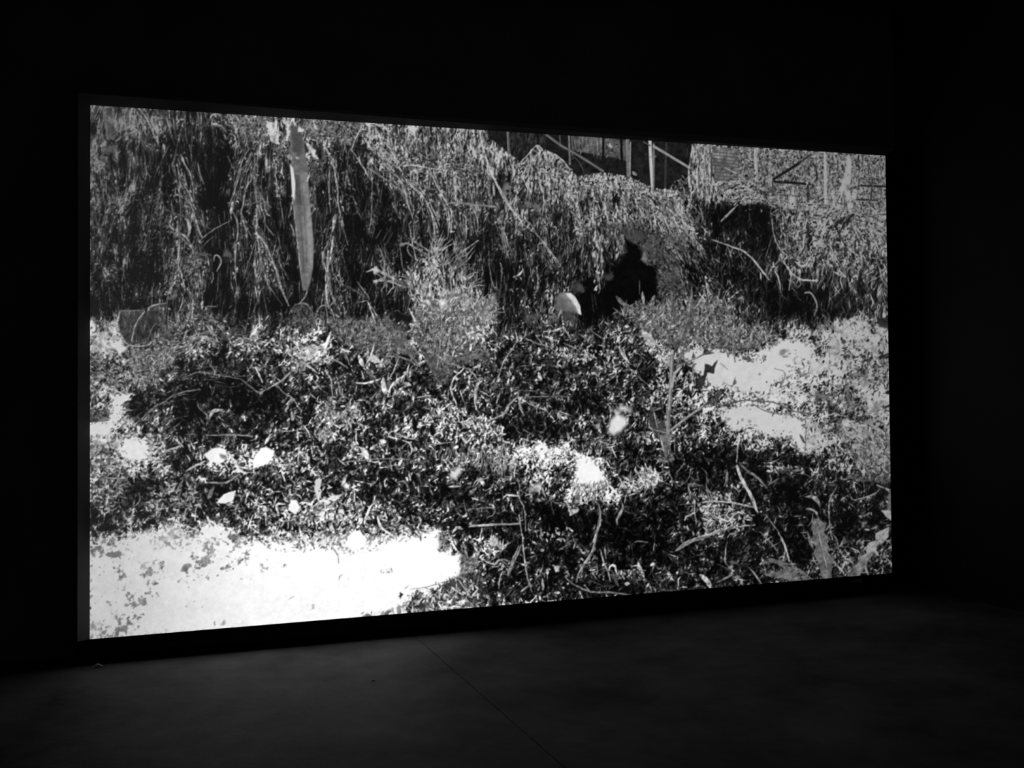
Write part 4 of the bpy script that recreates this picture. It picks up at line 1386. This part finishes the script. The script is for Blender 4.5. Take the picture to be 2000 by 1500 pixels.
draw(1250, 820, '''
d 3 | 60,540 330,480 320,760 120,760
d 3 | 760,240 960,330 960,480 820,400
d 3 | 1000,480 1250,470 1220,720 980,640
d 3 | 1480,560 1620,700 1640,960 1500,960
d 3 | 260,380 480,360 460,480 300,480
r 46 20 | 1560,240 1700,180 1885,60 1888,430 1750,400 1640,340
t 55 130 44 15 80 40 | 1560,240 1700,160 1885,40 1888,430 1720,400
s 11 64 | 735,130 732,250 727,322
s 28 66 | 730,345 760,430 830,560 885,695
s 9 80 | 722,350 752,440 820,565 870,680
s 24 40 | 750,322 800,380 890,440 952,512
s 15 42 | 975,410 985,460 962,492
s 14 42 | 962,492 1042,440
s 20 62 | 470,622 550,610 700,625 852,657
s 9 44 | 300,637 470,622
s 20 49 | 270,982 350,920 500,870 640,822 760,800 862,790
s 8 62 | 290,960 350,912 500,862 640,812
t 78 130 44 12 60 60 | 470,650 700,640 850,700 830,790 640,820 480,840
s 18 66 | 540,720 600,740 660,762 710,712 762,690
s 13 64 | 548,728 512,770 490,822
l 34 76 | 495,665 505,715
s 12 56 | 412,630 410,700 422,782
s 18 64 | 335,755 350,730 402,700
s 10 52 | 362,480 375,560 382,602
s 8 44 | 380,370 365,440 300,502
s 10 40 | 460,360 500,400 500,500 512,592
s 8 40 | 430,400 437,450 402,442
s 16 60 | 530,602 550,560 575,535
l 24 42 | 655,372 650,460 628,505
s 10 46 | 390,502 472,490
s 8 57 | 180,380 230,420 245,492
s 8 52 | 90,432 180,382
t 82 60 50 13 50 60 | 0,350 130,350 140,470 0,520
t 64 40 34 20 10 40 | 950,350 1230,355 1230,395 960,390
t 60 60 26 18 80 30 | 330,540 700,540 690,600 340,600
l 34 57 | 1238,578 1300,580 1340,620 1352,655
s 15 50 | 1480,500 1440,570 1425,612 1420,700 1430,830 1447,902
s 13 46 | 1442,850 1480,900 1490,982
s 18 32 | 1410,490 1482,490
r 32 8 | 1558,432 1620,410 1750,430 1890,428 1890,472 1700,462 1600,447
s 16 44 | 1610,602 1700,580 1770,550 1802,520
s 18 42 | 1780,490 1850,520 1892,552
p 38 8 | 1868,540 1890,560 1886,682 1860,682
p 66 6 | 1818,682 1892,675 1892,762 1850,732
p 37 5 | 1298,752 1330,738 1402,782 1378,848 1422,882 1398,928 1432,962 1408,1010 1472,1032 1440,1082 1442,1200 1368,1205 1350,1090 1302,1000 1322,950 1288,920 1312,880 1288,830
s 8 54 | 1320,760 1360,920 1402,1110
p 50 6 | 1256,838 1300,920 1302,972 1270,932
s 22 44 | 1248,670 1312,682 1342,742
s 9 46 | 1300,700 1290,760 1260,800
s 10 50 | 1335,772 1405,780
p 38 8 | 1645,1140 1580,1165 1560,1180 1640,1185 1700,1092
p 60 5 | 1872,803 1866,872 1830,922 1790,942 1762,1002 1712,1050 1700,1092 1640,1142 1580,1165 1640,1072 1636,1040 1700,1002 1708,930 1770,902 1766,850
p 40 26 | 1700,1050 1700,1092 1640,1142 1580,1165 1640,1060
s 6 40 | 1868,812 1800,892 1740,960
p 37 6 | 918,1062 980,1040 1050,1050 1150,1090 1232,1140 1285,1205 1150,1230 1080,1192 960,1175 938,1157 1060,1140 1122,1162 1060,1100 1000,1072 920,1092
t 48 30 40 14 10 30 | 930,1050 1150,1080 1270,1200 1100,1200
s 20 64 | 1040,850 1090,950 1122,1062
s 12 44 | 940,710 1042,842
s 12 40 | 900,840 980,920 1042,1002
s 13 50 | 648,940 640,1060 657,1092
o 18 56 | 685,1105
o 20 50 | 735,1180
s 16 52 | 820,1110 870,1170 912,1232
s 18 44 | 580,1222 702,1160
l 24 54 | 1470,1080 1540,1160
l 20 54 | 1690,1090 1710,1160
s 9 44 | 1680,470 1690,540
''')

CV *= 1 + (0.30 * fbm(7, 611, 3) - 0.15) * np.clip((0.75 - CV) * 4, 0, 1)
CV[:] = np.clip(CV, 0, 1)
CV *= 1 + 0.10 * UP * np.clip((XX - 500) / 500, 0.3, 1)
CV += 0.22 * (CV - blur(CV, 1.8))
CV[:] = np.clip(CV, BLACK * 0.7, np.maximum(WHITE * 1.05, 0.3))
CV[:] = np.clip(blur(CV, 0.62) + 0.05 * blur(np.clip(CV - 0.6, 0, 1), 7), 0, 1)  # soften, with a bloom around the whites painted into the picture


# ---------------------------------------------------------------- the lit panel
def panel(nx=1360, ny=765):
    xs = np.linspace(0, PW_, nx + 1); zs = np.linspace(0, PH_, ny + 1)
    X, Z = np.meshgrid(xs, zs)
    n = X.size
    co = np.zeros((n, 3), np.float32); co[:, 0] = X.ravel() * S; co[:, 2] = Z.ravel() * S
    # where each point of the panel lies in the 2000 x 1500 survey frame the picture was drawn in
    Rm = np.array([list(r) for r in R]); cc = np.array((0.17680757, -2.21943531, 0.54190766))
    P = np.stack([X.ravel(), np.zeros(n), Z.ravel()], 1) - cc; Q = P @ Rm.T
    u = 996.857 - 2010 * Q[:, 0] / Q[:, 2] - PX0; v = 665.1 + 2010 * Q[:, 1] / Q[:, 2] - PY0
    iu, iv = np.clip(u.astype(int), 0, PW - 2), np.clip(v.astype(int), 0, PH - 2); fu, fv = u - iu, v - iv
    g = (CV[iv, iu] * (1 - fu) + CV[iv, iu + 1] * fu) * (1 - fv) + (CV[iv + 1, iu] * (1 - fu) + CV[iv + 1, iu + 1] * fu) * fv
    g = np.clip(g, 0, 1); lin = np.where(g <= 0.04045, g / 12.92, ((g + 0.055) / 1.055) ** 2.4).astype(np.float32)
    i = (np.arange(ny)[:, None] * (nx + 1) + np.arange(nx)[None, :]).ravel()
    idx = np.stack([i, i + 1, i + nx + 2, i + nx + 1], 1).astype(np.int32)
    me = bpy.data.meshes.new('screen'); me.vertices.add(n); me.loops.add(idx.size); me.polygons.add(len(idx))
    me.vertices.foreach_set('co', co.ravel()); me.loops.foreach_set('vertex_index', idx.ravel())
    me.polygons.foreach_set('loop_start', np.arange(0, idx.size, 4, dtype=np.int32))
    me.update(calc_edges=True)
    at_ = me.color_attributes.new('film', 'FLOAT_COLOR', 'POINT')
    at_.data.foreach_set('color', np.stack([lin, lin, lin, np.ones_like(lin)], 1).ravel())
    m = bpy.data.materials.new('glowing_screen'); m.use_nodes = True; nt = m.node_tree; nt.nodes.clear()
    out = nt.nodes.new('ShaderNodeOutputMaterial'); em = nt.nodes.new('ShaderNodeEmission'); ca = nt.nodes.new('ShaderNodeVertexColor'); ca.layer_name = 'film'
    em.inputs['Strength'].default_value = 1.0
    nt.links.new(ca.outputs['Color'], em.inputs['Color']); nt.links.new(em.outputs[0], out.inputs['Surface'])
    try: m.cycles.emission_sampling = 'NONE'
    except Exception: pass
    me.materials.append(m)
    o = bpy.data.objects.new('screen', me); C.objects.link(o); o.parent = tv
    o['label'] = 'lit screen showing dead vines, thistles and sunlit ground in grey tones'
panel()

# ---------------------------------------------------------------- scraps on the floor
M_PAPER = mat('off_white_paper', 0.55, 0.8, 0.1, 40.0)
bm = bmesh.new(); rows = []
for i in range(9):
    t = i / 8; x = 0.006 + 0.020 * t; z = ZF + 0.0008 + 0.006 * math.sin(math.pi * t) ** 1.5; y = -0.034 + 0.010 * t
    rows.append([bm.verts.new(((x + dx) * S, (y + dy) * S, (z + dz) * S)) for dx, dy, dz in ((0, -0.003, 0), (0, 0.003, 0), (0, 0.003, 0.0006), (0, -0.003, 0.0006))])
for a, b in zip(rows[:-1], rows[1:]):
    for j in range(4): bm.faces.new((a[j], a[(j + 1) % 4], b[(j + 1) % 4], b[j]))
bm.faces.new(rows[0][::-1]); bm.faces.new(rows[-1])
tag(link('paper_scrap', bm, M_PAPER), 'small curled scrap of paper on the floor by the lower left screen corner', 'paper')

def crumb(name, x, y, r, flat, m, seed):
    g = np.random.default_rng(seed); p = Vector((x, y, ZF)); bm = bmesh.new()
    bmesh.ops.create_icosphere(bm, subdivisions=2, radius=1.0)
    for v in bm.verts:
        k = 0.75 + 0.5 * g.random()
        v.co = Vector((p.x + v.co.x * r * k * 1.5, p.y + v.co.y * r * k, ZF + (v.co.z * k + 0.72) * r * flat)) * S
    lo = min(v.co.z for v in bm.verts)
    for v in bm.verts: v.co.z += ZF * S - lo
    return link(name, bm, m)
tag(crumb('grit_crumb', 0.5160, -0.2918, 0.0019, 0.6, M_BLACK, 3), 'tiny dark crumb of grit on the grey floor left of the joint', 'crumb')
